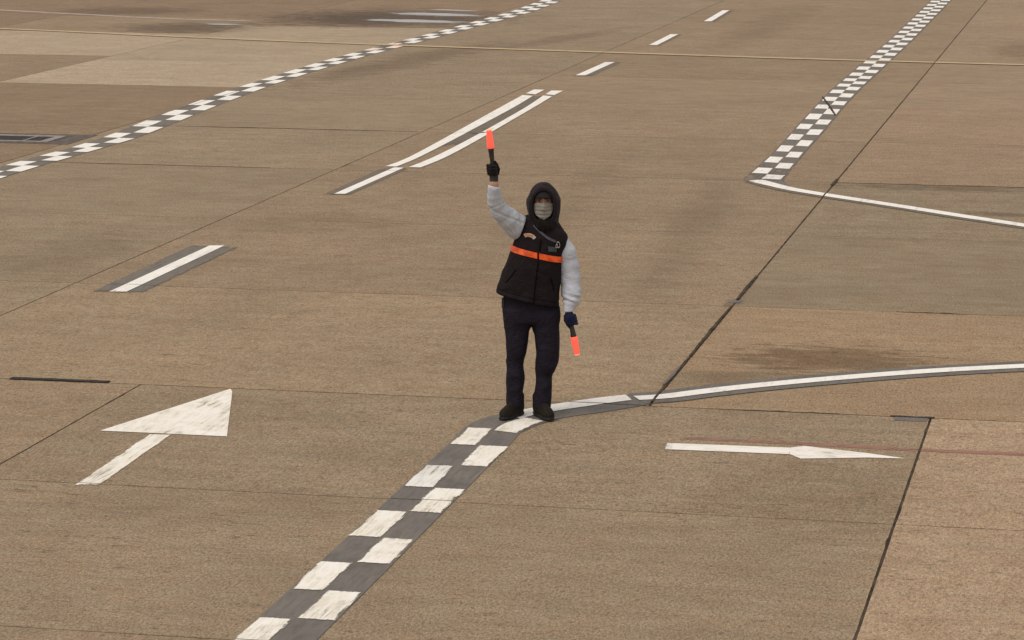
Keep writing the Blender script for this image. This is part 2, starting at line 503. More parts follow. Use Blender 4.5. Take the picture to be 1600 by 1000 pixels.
def offset_line(pts, w):
    out = []
    for i, p in enumerate(pts):
        a, b = pts[max(0, i - 1)], pts[min(len(pts) - 1, i + 1)]
        dx, dy = b[0] - a[0], b[1] - a[1]; L = math.hypot(dx, dy)
        out.append((p[0] - dy / L * w, p[1] + dx / L * w))
    return out

Z1, Z2 = 0.004, 0.008

# --- checkered line the marshaller stands on, bending right into a plain white line
chk = tag(empty('checkered_line', (0, 0, 0)), 'broad worn black and white checkered line under the person, bending right into a white line', 'road marking', 'checkered road edge lines')
edge = [((-4.585, 12.0), (-4.165, 12.0)), ((-4.585, 15.5), (-4.16, 15.5)), ((-4.585, 17.5), (-4.17, 17.5)), ((-4.595, 19.3), (-4.175, 19.3)), ((-4.605, 19.87), (-4.185, 19.75)),
        ((-4.575, 20.14), (-4.15, 19.97)), ((-4.475, 20.38), (-4.09, 20.17)), ((-4.33, 20.61), (-4.0, 20.35)), ((-4.19, 20.80), (-3.89, 20.49)),
        ((-4.01, 21.01), (-3.74, 20.64)), ((-3.78, 21.24), (-3.58, 20.83)), ((-3.55, 21.40), (-3.42, 21.03))]
eL = smooth_line([e[0] for e in edge], 5); eR = smooth_line([e[1] for e in edge], 5)
paint('base_band', strip_quads([(p[0] - 0.006, p[1]) for p in eL], [(p[0] + 0.006, p[1]) for p in eR]), M['grey'], Z1, chk)
vb = [12.1, 12.75, 13.42, 14.08, 14.745, 15.34, 15.985, 16.6, 17.285, 17.96, 18.645, 19.3, 19.87]
for i in range(len(vb) - 1):
    leftcol = i % 2 == 1
    a, b = (-4.590, -4.383) if leftcol else (-4.377, -4.163)
    j = [rnd.uniform(-0.012, 0.012) for _ in range(6)]
    pts = [(a + j[0], vb[i] + j[1]), (b + j[2], vb[i] + j[1]), (b + j[3], vb[i + 1] + j[4]), (a + j[5], vb[i + 1] + j[4])]
    paint('white_block', [((pts[0], pts[1], pts[2], pts[3]), SQ)], M['white_faded'] if abs(vb[i] - 17.96) < 0.1 else M['white'], Z2, chk)
def edge_sub(i0, i1, t0, t1, step=1):
    Ls, Rs = [], []
    for i in range(i0, i1 + 1, step):
        Ls.append(lerp2(eL[i], eR[i], t0)); Rs.append(lerp2(eL[i], eR[i], t1))
    return strip_quads(Ls, Rs)
paint('white_block', edge_sub(20, 31, 0.5, 0.98), M['white'], Z2, chk)
paint('white_block', edge_sub(30, 52, 0.03, 0.50), M['white_clean'], Z2, chk)
lc = smooth_line([(-3.57, 21.19), (-3.36, 21.31), (-3.10, 21.56), (-2.745, 21.87), (-2.19, 22.285), (-1.47, 22.755), (-0.72, 23.14), (0.3, 23.6), (2, 24.3), (5, 25.3), (9, 26.2)], 4)
paint('line_base', strip_quads(offset_line(lc, 0.21), offset_line(lc, -0.20)), M['grey'], 0.006, chk)
paint('white_stripe', strip_quads(offset_line(lc, 0.08), offset_line(lc, -0.08)), M['white_clean'], 0.010, chk)

# --- checkered line on the right, ending in a hook and a thin white line
chr_ = tag(empty('checkered_line', (0, 0, 0)), 'checkered line at upper right, its near end hooked into a thin white line', 'road marking', 'checkered road edge lines')
lv = [35.5, 36.67, 37.95, 39.39, 40.82, 42.21, 43.84, 45.08, 46.4, 47.59, 48.61, 49.67, 50.93, 52.26, 53.49]
while lv[-1] < 86: lv.append(lv[-1] + 1.3)
def rL(v): return float(np.interp(v, [35, 36, 38, 41, 44, 47, 52, 58, 72, 90], [-4.55, -4.535, -4.535, -4.60, -4.66, -4.70, -4.69, -4.66, -4.74, -4.85]))
def rR(v): return float(np.interp(v, [35, 36, 38, 41, 44, 47, 52, 58, 72, 90], [-4.10, -4.13, -4.17, -4.20, -4.26, -4.29, -4.27, -4.25, -4.30, -4.40]))
vv = [34.95] + [35 + 0.6 * i for i in range(92)]
paint('base_band', strip_quads([(rL(v) - 0.03, v) for v in vv], [(rR(v) + 0.03, v) for v in vv]), M['grey_soft'], Z1, chr_)
for i in range(len(lv) - 1):
    a, b = lv[i], lv[i + 1]; h = a + (b - a) * 0.5
    mt = M['white_clean']
    mid = lambda v: (rL(v) + rR(v)) / 2
    g = 0.012 if a < 42 else 0.0
    j = rnd.uniform(-0.02, 0.02)
    paint('white_block', [quad((rL(a), a + j), (mid(a) - g, a - .03), (mid(h) - g, h - .03), (rL(h), h + j))], mt, Z2, chr_)
    if i > 0 or True:
        paint('white_block', [quad((mid(h) + g, h - .02), (rR(h), h - 0.06 + j), (rR(b), b - 0.06 + j), (mid(b) + g, b - .02))], mt, Z2, chr_)
paint('white_block', [quad((-4.36, 34.95), (-4.10, 34.9), (-4.10, 35.35), (-4.34, 35.4))], M['white_faded'], Z2, chr_)
hk = smooth_line([(-4.40, 34.78), (-4.29, 34.62), (-4.08, 34.29), (-3.84, 33.98), (-3.42, 33.57), (-2.53, 32.78), (-1.76, 32.07), (-1.04, 31.44), (0.5, 30.1), (3, 28.0), (6, 25.9)], 4)
paint('line_base', strip_quads(offset_line(hk, 0.10), offset_line(hk, -0.20)), M['grey_faint'], 0.006, chr_)
paint('white_stripe', strip_quads(offset_line(hk, 0.095), offset_line(hk, -0.095)), M['white_clean'], 0.010, chr_)
paint('base_band', strip_quads([(-4.58, 34.95), (-4.53, 34.72), (-4.40, 34.52)], [(-4.07, 34.95), (-4.02, 34.62), (-3.90, 34.25)]), M['grey_soft'], 0.0052, chr_)
paint('white_stripe', [quad((-4.50, 34.72), (-4.42, 34.56), (-4.20, 34.28), (-4.28, 34.46))], M['white_faded'], 0.0115, chr_)
ragged_strip('paint_smear', [(-4.34, 34.95, 0.03), (-4.35, 37, 0.04), (-4.37, 39.5, 0.025), (-4.40, 42.5, 0.012)], M['pale'], 0.0135, 0.7, 11, chr_)
tag(ragged_strip('scuff_mark', [(-4.73, 45.7, 0.012), (-4.5, 44.4, 0.018), (-4.24, 42.85, 0.014)], M['sealant'], 0.013, 0.3, 9, chr_), 'dark diagonal scuff across the blocks')

# --- checkered line on the left
chl = tag(empty('checkered_line', (0, 0, 0)), 'long gently bending checkered line running across the upper left', 'road marking', 'checkered road edge lines')
def lL(v): return float(np.interp(v, [26, 30, 34.5, 36.5, 38, 40, 42, 44.5, 47, 50, 52, 54.8, 58, 62, 65, 69, 80, 90], [-13.9, -13.92, -13.98, -13.87, -13.9, -14.06, -14.19, -14.33, -14.38, -14.41, -14.38, -14.26, -14.11, -14.0, -13.93, -14.08, -14.3, -14.5]))
def lR(v): return float(np.interp(v, [26, 30, 34, 36.4, 37.7, 40, 42, 44, 46, 49, 52, 55, 58, 61, 65, 68.7, 80, 90], [-13.45, -13.48, -13.53, -13.45, -13.41, -13.56, -13.72, -13.83, -13.93, -13.97, -13.94, -13.81, -13.69, -13.57, -13.44, -13.57, -13.8, -14.0]))
vv = [27 + 0.5 * i for i in range(120)]
paint('base_band', strip_quads([(lL(v) - 0.005, v) for v in vv], [(lR(v) + 0.005, v) for v in vv]), M['grey_soft'], Z1, chl)
lw = [(28.5, 29.1), (29.7, 30.3), (30.9, 31.5), (32.1, 32.7), (33.25, 33.75), (34.32, 34.82), (35.38, 35.89), (36.41, 36.95), (37.69, 38.29), (39.17, 39.98), (40.78, 41.56), (42.34, 43.15), (43.89, 44.72), (45.43, 46.16), (46.71, 47.53), (48.1, 48.92), (49.43, 50.2), (50.69, 51.36)]
rw = [(27.9, 28.5), (29.1, 29.7), (30.3, 30.9), (31.5, 32.1), (32.65, 33.25), (33.72, 34.33), (34.9, 35.42), (35.93, 36.49), (37.03, 37.65), (38.34, 39.14), (40.09, 40.86), (41.57, 42.33), (43.19, 43.9), (44.67, 45.5), (46.14, 46.79), (47.42, 48.18), (48.8, 49.51), (50.1, 50.75)]
v = 51.95
while v < 84:
    lw.append((v, v + 0.66)); rw.append((v - 0.62, v + 0.04)); v += 1.29
cm = lambda v: (lL(v) + lR(v)) / 2
for k, (a, b) in enumerate(lw):
    paint('white_block', [quad((lL(a), a), (cm(a), a - 0.02), (cm(b), b - 0.02), (lL(b), b))], M['pink'] if 53.0 < a < 54.9 else M['white_clean'], Z2, chl)
for (a, b) in rw:
    paint('white_block', [quad((cm(a) + .004, a + 0.02), (lR(a), a), (lR(b), b), (cm(b) + .004, b + 0.02))], M['pink'] if 53.2 < a < 54.4 else M['white_clean'], Z2, chl)

# --- lane dashes
def dash(label, white, dark):
    t = tag(empty('lane_dash', (0, 0, 0)), label, 'road marking', 'lane dashes')
    if dark: paint('base_band', [quad(*dark)], M['grey_soft'] if 'rectangle' in label else M['grey_faint'], Z1, t)
    paint('white_stripe', [quad(*white)], M['white_clean'], Z2, t)
dash('white lane dash on a dark grey rectangle, alone at the left', ((-9.235, 25.12), (-9.075, 25.15), (-9.085, 28.17), (-9.235, 28.14)), ((-9.40, 25.13), (-8.92, 25.13), (-8.92, 28.12), (-9.43, 28.14)))
dash('white lane dash nearest beyond the double line', ((-9.32, 48.74), (-9.15, 48.78), (-9.14, 51.58), (-9.31, 51.54)), ((-9.33, 48.6), (-9.02, 48.65), (-9.02, 51.7), (-9.33, 51.6)))
dash('middle one of three small white lane dashes at the top', ((-9.19, 55.71), (-9.03, 55.75), (-9.07, 58.68), (-9.23, 58.66)), ((-9.21, 55.65), (-8.96, 55.65), (-8.98, 58.7), (-9.24, 58.7)))
dash('farthest white lane dash, close to the top edge', ((-9.12, 62.62), (-8.95, 62.66), (-9.07, 66.42), (-9.23, 66.39)), ((-9.14, 62.55), (-8.86, 62.55), (-8.98, 66.45), (-9.24, 66.45)))

# --- single line that splits into a double line
dbl = tag(empty('double_line', (0, 0, 0)), 'curved double white line behind the raised arm, starting from one single stripe', 'road marking')
paint('base_band', [quad((-9.22, 32.35), (-8.90, 32.4), (-8.86, 35.12), (-9.20, 35.15))], M['grey_faint'], Z1, dbl)
paint('white_stripe', [quad((-9.10, 32.44), (-8.97, 32.47), (-8.93, 35.12), (-9.06, 35.13))], M['white_clean'], Z2, dbl)
La = smooth_line([(-9.20, 35.22), (-9.15, 36.0), (-9.18, 37.4), (-9.29, 40.3), (-9.40, 43.1), (-9.47, 45.0)], 4)
Lb = smooth_line([(-9.05, 35.22), (-9.02, 36.1), (-9.04, 37.6), (-9.11, 40.3), (-9.19, 43.0), (-9.28, 44.9)], 4)
Ra = smooth_line([(-8.885, 35.19), (-8.84, 36.2), (-8.85, 37.9), (-8.92, 40.5), (-9.02, 43.2), (-9.13, 45.0)], 4)
Rb = smooth_line([(-8.73, 35.19), (-8.68, 36.25), (-8.71, 38.1), (-8.81, 40.9), (-8.90, 43.4), (-8.965, 44.9)], 4)
paint('base_band', strip_quads(Lb[8:], Ra[8:]), M['grey_faint'], Z1, dbl)
paint('white_stripe', strip_quads(La, Lb), M['white_clean'], Z2, dbl)
paint('white_stripe', strip_quads(Ra, Rb), M['white_clean'], Z2, dbl)
paint('white_stripe', [quad((-9.475, 45.3), (-9.29, 45.15), (-9.31, 45.98), (-9.49, 46.0))], M['white_clean'], Z2, dbl)
paint('white_stripe', [quad((-9.14, 45.22), (-8.97, 45.1), (-8.975, 45.88), (-9.17, 45.86))], M['white_clean'], Z2, dbl)
ragged_strip('paint_chip', [(-8.99, 39.25, 0.03), (-8.88, 39.35, 0.035), (-8.84, 39.45, 0.02)], M['patch_grey'], 0.011, 0.4, 41, dbl)

# --- arrows
ar = tag(empty('painted_arrow', (0, 0, 0)), 'big worn white painted arrow with a wide triangular head at lower left', 'road marking')
paint('arrow_shaft', [quad((-6.735, 17.56), (-6.565, 17.58), (-6.615, 19.225), (-6.78, 19.215))], M['white'], Z1, ar)
paint('arrow_head', [(((-7.165, 19.23), (-6.21, 19.235), (-6.665, 20.80)), ((0.2, 0.25), (0.8, 0.25), (0.5, 0.75))),
                     (((-7.165, 19.23), (-6.665, 20.80), (-6.715, 20.915)), ((0.12, 0.12), (0.5, 0.7), (0.4, 0.8)))], M['white'], Z1, ar)
ar2 = tag(empty('painted_arrow', (0, 0, 0)), 'thin white painted arrow pointing right at lower right', 'road marking')
paint('arrow_shaft', [(((-3.075, 19.47), (-2.208, 19.495), (-2.213, 19.705), (-3.09, 19.675)), ((0, 0.2), (0.5, 0.2), (0.5, 0.8), (0, 0.8)))], M['white_cross'], Z1, ar2)
paint('arrow_head', [(((-2.205, 19.50), (-2.11, 19.37), (-2.13, 19.78), (-2.215, 19.71)), ((0.3, 0.3), (0.4, 0.3), (0.4, 0.7), (0.3, 0.7))),
                     (((-2.11, 19.37), (-1.66, 19.50), (-1.66, 19.635), (-2.13, 19.78)), ((0.4, 0.3), (0.7, 0.35), (0.7, 0.65), (0.4, 0.7))),
                     (((-1.66, 19.50), (-1.40, 19.525), (-1.66, 19.635)), ((0.7, 0.35), (0.97, 0.5), (0.7, 0.65)))], M['white_cross'], Z1, ar2)

# --- thin lines
yl = tag(empty('yellow_line', (0, 0, 0)), 'thin yellow line crossing the whole apron near the top', 'road marking')
yp = [(-30, 58.3), (-23.4, 57.25), (-18.5, 55.75), (-13.74, 54.55), (-8.26, 53.47), (-5.68, 53.02), (-1.82, 52.54), (3, 52.0), (12, 51.0)]
yw = 0.13
ys_ = smooth_line(yp, 6)
paint('yellow_stripe', strip_quads(offset_line(ys_, yw), offset_line(ys_, -yw)), M['yellow'], 0.012, yl)
rl = smooth_line([(-3.2, 19.88), (-2.6, 19.87), (-1.95, 19.86), (-1.36, 19.83), (-0.6, 19.84), (0.8, 19.82), (3, 19.8)], 4)
tag(paint('red_line', strip_quads(offset_line(rl, 0.055), offset_line(rl, -0.055)), M['red'], 0.002), 'very faded thin red line beside the thin white arrow', 'road marking')
fl = smooth_line([(-27, 63.6), (-22.9, 61.85), (-20.7, 61.0), (-18.75, 60.7)], 4)
tag(paint('pale_line', strip_quads(offset_line(fl, 0.13), offset_line(fl, -0.13)), M['pale'], 0.004), 'faded pale line at the far left beyond the pale slabs', 'road marking')

# ------------------------------------------------------------------ puddles on the dark wet slabs
pm_ = NT('puddle_water')
pm_.bsdf.inputs['Base Color'].default_value = (0.05, 0.045, 0.04, 1)
pm_.bsdf.inputs['Roughness'].default_value = 0.08
pm_.bsdf.inputs['IOR'].default_value = 1.45
pm_.put(pm_.bsdf.inputs['Normal'], pm_.bump(pm_.noise(pm_.pos(), 6, 2), 0.08, 0.003))
_oc = pm_.n('TexCoord').outputs['Object']
_ln = pm_.n('VectorMath', operation='LENGTH'); pm_.put(_ln.inputs[0], _oc)
_pe = pm_.math('ADD', _ln.outputs['Value'], pm_.math('MULTIPLY', pm_.math('SUBTRACT', pm_.noise(pm_.mapping(pm_.pos(), scale=(1, 3, 1)), 1.4, 4, 0.65), 0.5), 1.6))
pm_.put(pm_.bsdf.inputs['Alpha'], pm_.ramp(_pe, 1.0, 0.55))
def puddle(cu, cv, ru, rv, rot, seed):
    r = random.Random(seed)
    ph = [r.uniform(0, 6.28) for _ in range(5)]
    n = 64
    verts = []
    for i in range(n):
        a = 2 * math.pi * i / n
        k = 1 + sum(0.16 / (j + 1) * math.sin((j + 2) * a + ph[j]) for j in range(5))
        verts.append((1.25 * k * math.cos(a), 1.25 * k * math.sin(a), 0))
    o = link('puddle', mesh_from('puddle', verts, [tuple(range(n))]), pm_.m, loc=(cu, cv, 0.003))
    o.rotation_euler = (0, 0, rot)
    o.scale = (ru, rv, 1)
    return tag(o, None, None, None, 'structure')
puddle(-15.35, 61.45, 1.5, 0.5, -0.2, 1)
puddle(-15.35, 63.65, 1.4, 0.55, -0.3, 2)
puddle(-15.35, 65.2, 0.85, 0.18, -0.25, 3)
puddle(-19.2, 59.6, 0.55, 0.2, -0.2, 4)

# ------------------------------------------------------------------ drain pit cover at the far left
dr = tag(empty('drain_cover', (-15.35, 37.35, 0)), 'dark rectangular drain cover with a pale metal frame, far left', 'drain')
M['drain_bed'] = plain('dark_asphalt', (0.085, 0.066, 0.054), 0.9, 0, 0.35, 8, 0.5)
M['drain_frame'] = plain('galvanised_frame', (0.24, 0.21, 0.19), 0.6, 0.2, 0.25, 12, 0.2)
M['drain_grate'] = plain('cast_iron', (0.045, 0.036, 0.030), 0.7, 0.3, 0.4, 20, 0.3)
def boxes(name, bl, mat, parent, bev=0.0):
    bm = bmesh.new()
    for (x0, y0, z0, x1, y1, z1) in bl:
        r = bmesh.ops.create_cube(bm, size=1)
        for v in r['verts']:
            v.co = Vector(((x0 + x1) / 2 + v.co.x * (x1 - x0), (y0 + y1) / 2 + v.co.y * (y1 - y0), (z0 + z1) / 2 + v.co.z * (z1 - z0)))
    if bev:
        bmesh.ops.bevel(bm, geom=bm.edges[:], offset=bev, segments=1, affect='EDGES')
    me = bpy.data.meshes.new(name); bm.to_mesh(me); bm.free()
    return link(name, me, mat, parent)
boxes('surround', [(-1.5, -0.58, -0.02, 1.28, 0.62, 0.004)], M['drain_bed'], dr)
fb = boxes('frame', [(-1.4, -0.44, 0, 0.93, -0.34, 0.016), (-1.4, 0.20, 0, 0.93, 0.34, 0.016), (0.80, -0.34, 0, 0.93, 0.20, 0.016), (-1.4, -0.34, 0, -1.3, 0.20, 0.016), (0.52, -0.34, 0, 0.555, 0.2, 0.014)], M['drain_frame'], dr)
for k in range(14):
    y = -0.32 + k * 0.039
    boxes('grate_bar', [(-1.29, y, 0.004, 0.79, y + 0.02, 0.012)], M['drain_grate'], dr)

# ================================================================== the marshaller
# signed-distance modelling -> quad mesh (naive surface nets)
f32 = np.float32
def surfnet(fn, lo, hi, h, relax=2):
    lo = np.array(lo, float); hi = np.array(hi, float)
    n = np.ceil((hi - lo) / h).astype(int) + 1
    ax = [lo[i] + h * np.arange(n[i]) for i in range(3)]
    X, Y, Z = np.meshgrid(*ax, indexing='ij')
    P = np.stack([X, Y, Z], -1).reshape(-1, 3).astype(f32)
    D = np.concatenate([fn(P[i:i + 400000]) for i in range(0, len(P), 400000)]).reshape(n)
    S = D < 0
    c = n - 1
    cnt = np.zeros(c, int)
    for i in (0, 1):
        for j in (0, 1):
            for k in (0, 1):
                cnt += S[i:i + c[0], j:j + c[1], k:k + c[2]]
    act = (cnt > 0) & (cnt < 8)
    idx = -np.ones(c, int)
    cells = np.argwhere(act)
    idx[act] = np.arange(len(cells))
    acc = np.zeros((len(cells), 3)); num = np.zeros(len(cells))
    corners = np.array([[i, j, k] for i in (0, 1) for j in (0, 1) for k in (0, 1)])
    for a in range(8):
        for b in range(a + 1, 8):
            if np.abs(corners[a] - corners[b]).sum() != 1: continue
            ca, cb = cells + corners[a], cells + corners[b]
            da = D[ca[:, 0], ca[:, 1], ca[:, 2]]; db = D[cb[:, 0], cb[:, 1], cb[:, 2]]
            mk = (da < 0) != (db < 0)
            t = np.where(mk, da / np.where(mk, da - db, 1), 0)
            p = ca + (cb - ca) * t[:, None]
            acc[mk] += p[mk]; num[mk] += 1
    V = lo + h * acc / num[:, None]
    for _ in range(relax):
        e = h * 0.25
        d0 = fn(V.astype(f32))
        G = np.stack([fn((V + np.eye(3)[i] * e).astype(f32)) - fn((V - np.eye(3)[i] * e).astype(f32)) for i in range(3)], -1) / (2 * e)
        g2 = np.maximum((G ** 2).sum(-1), 0.05)
        stp = -(d0 / g2)[:, None] * G
        ln = np.linalg.norm(stp, axis=1, keepdims=True)
        V = V + stp * np.minimum(1, 0.5 * h / np.maximum(ln, 1e-9)) * 0.8
    F = []
    for axis in range(3):
        o1, o2 = (axis + 1) % 3, (axis + 2) % 3
        sl0 = [slice(None)] * 3; sl1 = [slice(None)] * 3
        sl0[axis] = slice(0, -1); sl1[axis] = slice(1, None)
        ed = np.argwhere(S[tuple(sl0)] != S[tuple(sl1)])
        ok = (ed[:, o1] > 0) & (ed[:, o2] > 0) & (ed[:, o1] < c[o1]) & (ed[:, o2] < c[o2])
        ed = ed[ok]
        ins = S[ed[:, 0], ed[:, 1], ed[:, 2]]
        q = []
        for (p, r) in ((-1, -1), (0, -1), (0, 0), (-1, 0)):
            cc = ed.copy(); cc[:, o1] += p; cc[:, o2] += r
            q.append(idx[cc[:, 0], cc[:, 1], cc[:, 2]])
        q = np.stack(q, -1)
        q[~ins] = q[~ins][:, ::-1]
        F.append(q)
    F = np.concatenate(F)
    return V, F

def net_obj(name, fn, lo, hi, h, mat, parent, relax=2):
    V, F = surfnet(fn, lo, hi, h, relax)
    me = bpy.data.meshes.new(name)
    me.vertices.add(len(V)); me.vertices.foreach_set('co', V.astype(f32).ravel())
    me.loops.add(F.size); me.loops.foreach_set('vertex_index', F.ravel().astype(np.int32))
    me.polygons.add(len(F)); me.polygons.foreach_set('loop_start', np.arange(0, F.size, 4, dtype=np.int32))
    me.update(calc_edges=True)
    me.validate()
    return link(name, me, mat, parent, smooth=True)

def smin(a, b, k):
    h = np.clip(0.5 + 0.5 * (b - a) / k, 0, 1)
    return b + (a - b) * h - k * h * (1 - h)
def smax(a, b, k): return -smin(-a, -b, k)
def cap(p, a, b, ra, rb, sy=1.0):
    a = np.array(a, f32); b = np.array(b, f32)
    pa = p - a; ba = b - a
    t = np.clip(pa @ ba / (ba @ ba), 0, 1)
    q = pa - t[:, None] * ba
    if sy != 1.0: q = q / np.array([1, sy, 1], f32)
    return np.sqrt((q * q).sum(1)) - (ra + (rb - ra) * t)
def chain(p, pts, k=0.03):
    d = None
    for a, b in zip(pts[:-1], pts[1:]):
        e = cap(p, a[:3], b[:3], a[3], b[3])
        d = e if d is None else smin(d, e, k)
    return d
def ell(p, c, r):
    q = p - np.array(c, f32); r = np.array(r, f32)
    k0 = np.sqrt(((q / r) ** 2).sum(1)); k1 = np.sqrt(((q / (r * r)) ** 2).sum(1))
    return k0 * (k0 - 1) / np.maximum(k1, 1e-6)
def loft(p, tab, zz=None, power=2.0, z0=None, z1=None, ke=0.01):
    """vertical loft: rows of z, cx, cy, rx, ry"""
    T = np.array(smooth_line([tuple(r) for r in tab], 6))
    z = p[:, 2] if zz is None else zz
    cx, cy, rx, ry = (np.interp(z, T[:, 0], T[:, i]).astype(f32) for i in (1, 2, 3, 4))
    ax, ay = np.abs(p[:, 0] - cx), np.abs(p[:, 1] - cy)
    k0 = ((ax / rx) ** power + (ay / ry) ** power) ** (1 / power)
    d = (k0 - 1) * np.minimum(rx, ry) * 0.9
    if z1 is not None: d = smax(d, z - z1, ke)
    if z0 is not None: d = smax(d, z0 - z, ke)
    return d
_r = np.random.RandomState(5)
_dirs = _r.normal(size=(24, 3)); _dirs /= np.linalg.norm(_dirs, axis=1, keepdims=True); _ph = _r.uniform(0, 6.28, 24)
def wob(p, freq, amp, sc=(1, 1, 1), seed=0, n=6):
    """sum of sines: soft irregular folds"""
    q = p * np.array(sc, f32)
    s = np.zeros(len(p), f32)
    for i in range(n):
        j = (i + seed * 5) % 24
        s += np.sin((q @ _dirs[j].astype(f32)) * freq * (0.7 + 0.25 * i) + _ph[j])
    return s * amp / n * 1.6
def crease(p, freq, amp, sc, seed=0):
    """ridged folds"""
    return (0.5 - np.abs(np.clip(wob(p, freq, 1.0, sc, seed), -1, 1))) * amp

person = tag(empty('person', (-4.2404, 20.3545, 0.0095), YAW), 'person in dark hooded vest and grey sleeves standing with one arm raised', 'person')

M['vest'] = cloth('black_vest_cloth', (0.0145, 0.0105, 0.0118), 0.85, 500, 0.8, 0.3, 0.0, 14)
M['fleece'] = cloth('black_fleece', (0.008, 0.006, 0.0055), 0.95, 160, 0.9, 0.5, 0.03, 40)
M['hood'] = cloth('dark_hood_cloth', (0.0165, 0.0115, 0.0140), 0.75, 500, 0.5, 0.25, 0.03, 22)
M['sleeve'] = cloth('grey_marl_jersey', (0.50, 0.525, 0.59), 0.9, 330, 0.6, 0.14, 0.0, 13)
M['trousers'] = cloth('navy_twill', (0.0160, 0.0135, 0.0215), 0.85, 600, 1.0, 0.25, 0.0, 13)
M['glove_black'] = cloth('black_knit', (0.013, 0.0105, 0.0115), 0.9, 500, 0.2, 0.3, 0.05, 40)
M['glove_navy'] = cloth('navy_knit', (0.012, 0.015, 0.042), 0.9, 500, 0.2, 0.3, 0.05, 40)
M['glove_cuff'] = cloth('grey_ribbed_cuff', (0.055, 0.05, 0.054), 0.9, 300, 0.2, 0.2, 0.05, 60)
M['shoe'] = cloth('black_shoe_leather', (0.017, 0.0125, 0.0095), 0.7, 200, 0.3, 0.3, 0.0, 30)
M['sole'] = plain('rubber_sole', (0.012, 0.011, 0.010), 0.85)
M['skin'] = plain('skin', (0.42, 0.235, 0.155), 0.5, 0, 0.12, 45, 0.1)
M['mask'] = cloth('grey_face_mask', (0.255, 0.238, 0.208), 0.9, 300, 0.15, 0.08, 0.0, 30)
M['orange'] = plain('orange_reflective_tape', (0.90, 0.095, 0.012), 0.4, 0, 0.4, 22, 0.6)
M['hair'] = plain('dark_hair', (0.035, 0.021, 0.012), 0.6, 0, 0.4, 150, 0.4)
M['eye'] = plain('eye', (0.10, 0.07, 0.05), 0.2)
M['strap'] = plain('navy_strap', (0.060, 0.056, 0.085), 0.7, 0, 0.2, 200, 0.2)
M['metal'] = plain('dull_metal', (0.38, 0.37, 0.35), 0.35, 0.9)
M['green_card'] = plain('green_grey_card', (0.028, 0.045, 0.042), 0.45, 0, 0.25, 60, 0.1)
M['badge'] = plain('cream_badge', (0.42, 0.33, 0.25), 0.7, 0, 0.15, 90, 0.2)
M['badge_red'] = plain('orange_thread', (0.50, 0.14, 0.05), 0.7)
M['seam'] = plain('seam_thread', (0.005, 0.004, 0.004), 0.95)
M['seam'].node_tree.nodes['Principled BSDF'].inputs['Specular IOR Level'].default_value = 0.05
M['plastic'] = plain('black_plastic', (0.018, 0.013, 0.012), 0.45)

SH = 0.225
def zs(p): return p[:, 2] + SH * (p[:, 0] - 0.04)
VT = [(0.80, 0.000, 0.015, 0.230, 0.156), (0.86, 0.004, 0.012, 0.226, 0.158), (0.96, 0.014, 0.008, 0.215, 0.156), (1.06, 0.036, 0.004, 0.210, 0.156), (1.16, 0.055, 0.002, 0.197, 0.150),
      (1.26, 0.076, 0.000, 0.184, 0.143), (1.34, 0.100, 0.000, 0.182, 0.134), (1.41, 0.108, 0.004, 0.168, 0.116), (1.46, 0.100, 0.008, 0.140, 0.096), (1.50, 0.105, 0.01, 0.105, 0.080), (1.54, 0.108, 0.01, 0.08, 0.07)]
def vest0(p):
    z = zs(p)
    d = loft(p, VT, z, 2.35, None, 1.50, 0.03)
    return smin(d, cap(p, (0.17, 0.0, 1.372), (0.252, 0.0, 1.336), 0.055, 0.034, 1.3), 0.02)
def vest(p):
    z = zs(p)
    d = vest0(p)
    low = np.clip((1.12 - z) / 0.2, 0, 1)
    d = d - wob(p, 22, 0.006, (1, 1, 0.55), 1) * (0.5 + low) - crease(p, 18, 0.012, (0.7, 0.8, 1.5), 2) * (0.35 + 0.7 * low)
    # quilted inset above the hem and a tucked waist hem
    d = d + 0.004 * np.exp(-((z - 0.895) / 0.008) ** 2)
    return smax(d, 0.862 - z + wob(p, 14, 0.004, (1, 1, 0), 3), 0.008)
vest_o = net_obj('vest', vest, (-0.30, -0.22, 0.72), (0.36, 0.22, 1.56), 0.0075, M['vest'], person)

def ray_front(x, z, fn, off):
    """first surface met coming from the front (-y)"""
    x = np.asarray(x, float); z = np.asarray(z, float)
    lo = np.full(x.shape, -0.32); y = lo.copy(); done = np.zeros(x.shape, bool)
    for yy in np.arange(-0.32, 0.05, 0.004):
        d = fn(np.stack([x, np.full(x.shape, yy), z], -1).reshape(-1, 3).astype(f32)).reshape(x.shape)
        hit = (~done) & (d < off)
        y[hit] = yy; done |= hit
    y[~done] = 0.0
    return y

def sheet_on(name, grid_xz, fn, off, mat, parent, thick=0.004):
    """thin patch lying on a garment; grid_xz: rows of (x, z)"""
    G = np.array(grid_xz)
    nr, nc = G.shape[:2]
    y = ray_front(G[..., 0], G[..., 1], fn, off)
    verts = [(G[i, j, 0], y[i, j], G[i, j, 1]) for i in range(nr) for j in range(nc)]
    nb = len(verts)
    verts += [(v[0], v[1] + thick + off, v[2]) for v in verts]
    faces = []
    for i in range(nr - 1):
        for j in range(nc - 1):
            a = i * nc + j
            faces.append((a, a + nc, a + nc + 1, a + 1)); faces.append((a + nb, a + 1 + nb, a + nc + 1 + nb, a + nc + nb))
    rim = [j for j in range(nc)] + [i * nc + nc - 1 for i in range(1, nr)] + [(nr - 1) * nc + j for j in range(nc - 2, -1, -1)] + [i * nc for i in range(nr - 2, 0, -1)]
    for a, b in zip(rim, rim[1:] + rim[:1]):
        faces.append((a, b, b + nb, a + nb))
    me = mesh_from(name, verts, faces)
    bm = bmesh.new(); bm.from_mesh(me); bmesh.ops.recalc_face_normals(bm, faces=bm.faces[:]); bm.to_mesh(me); bm.free()
    return link(name, me, mat, parent)

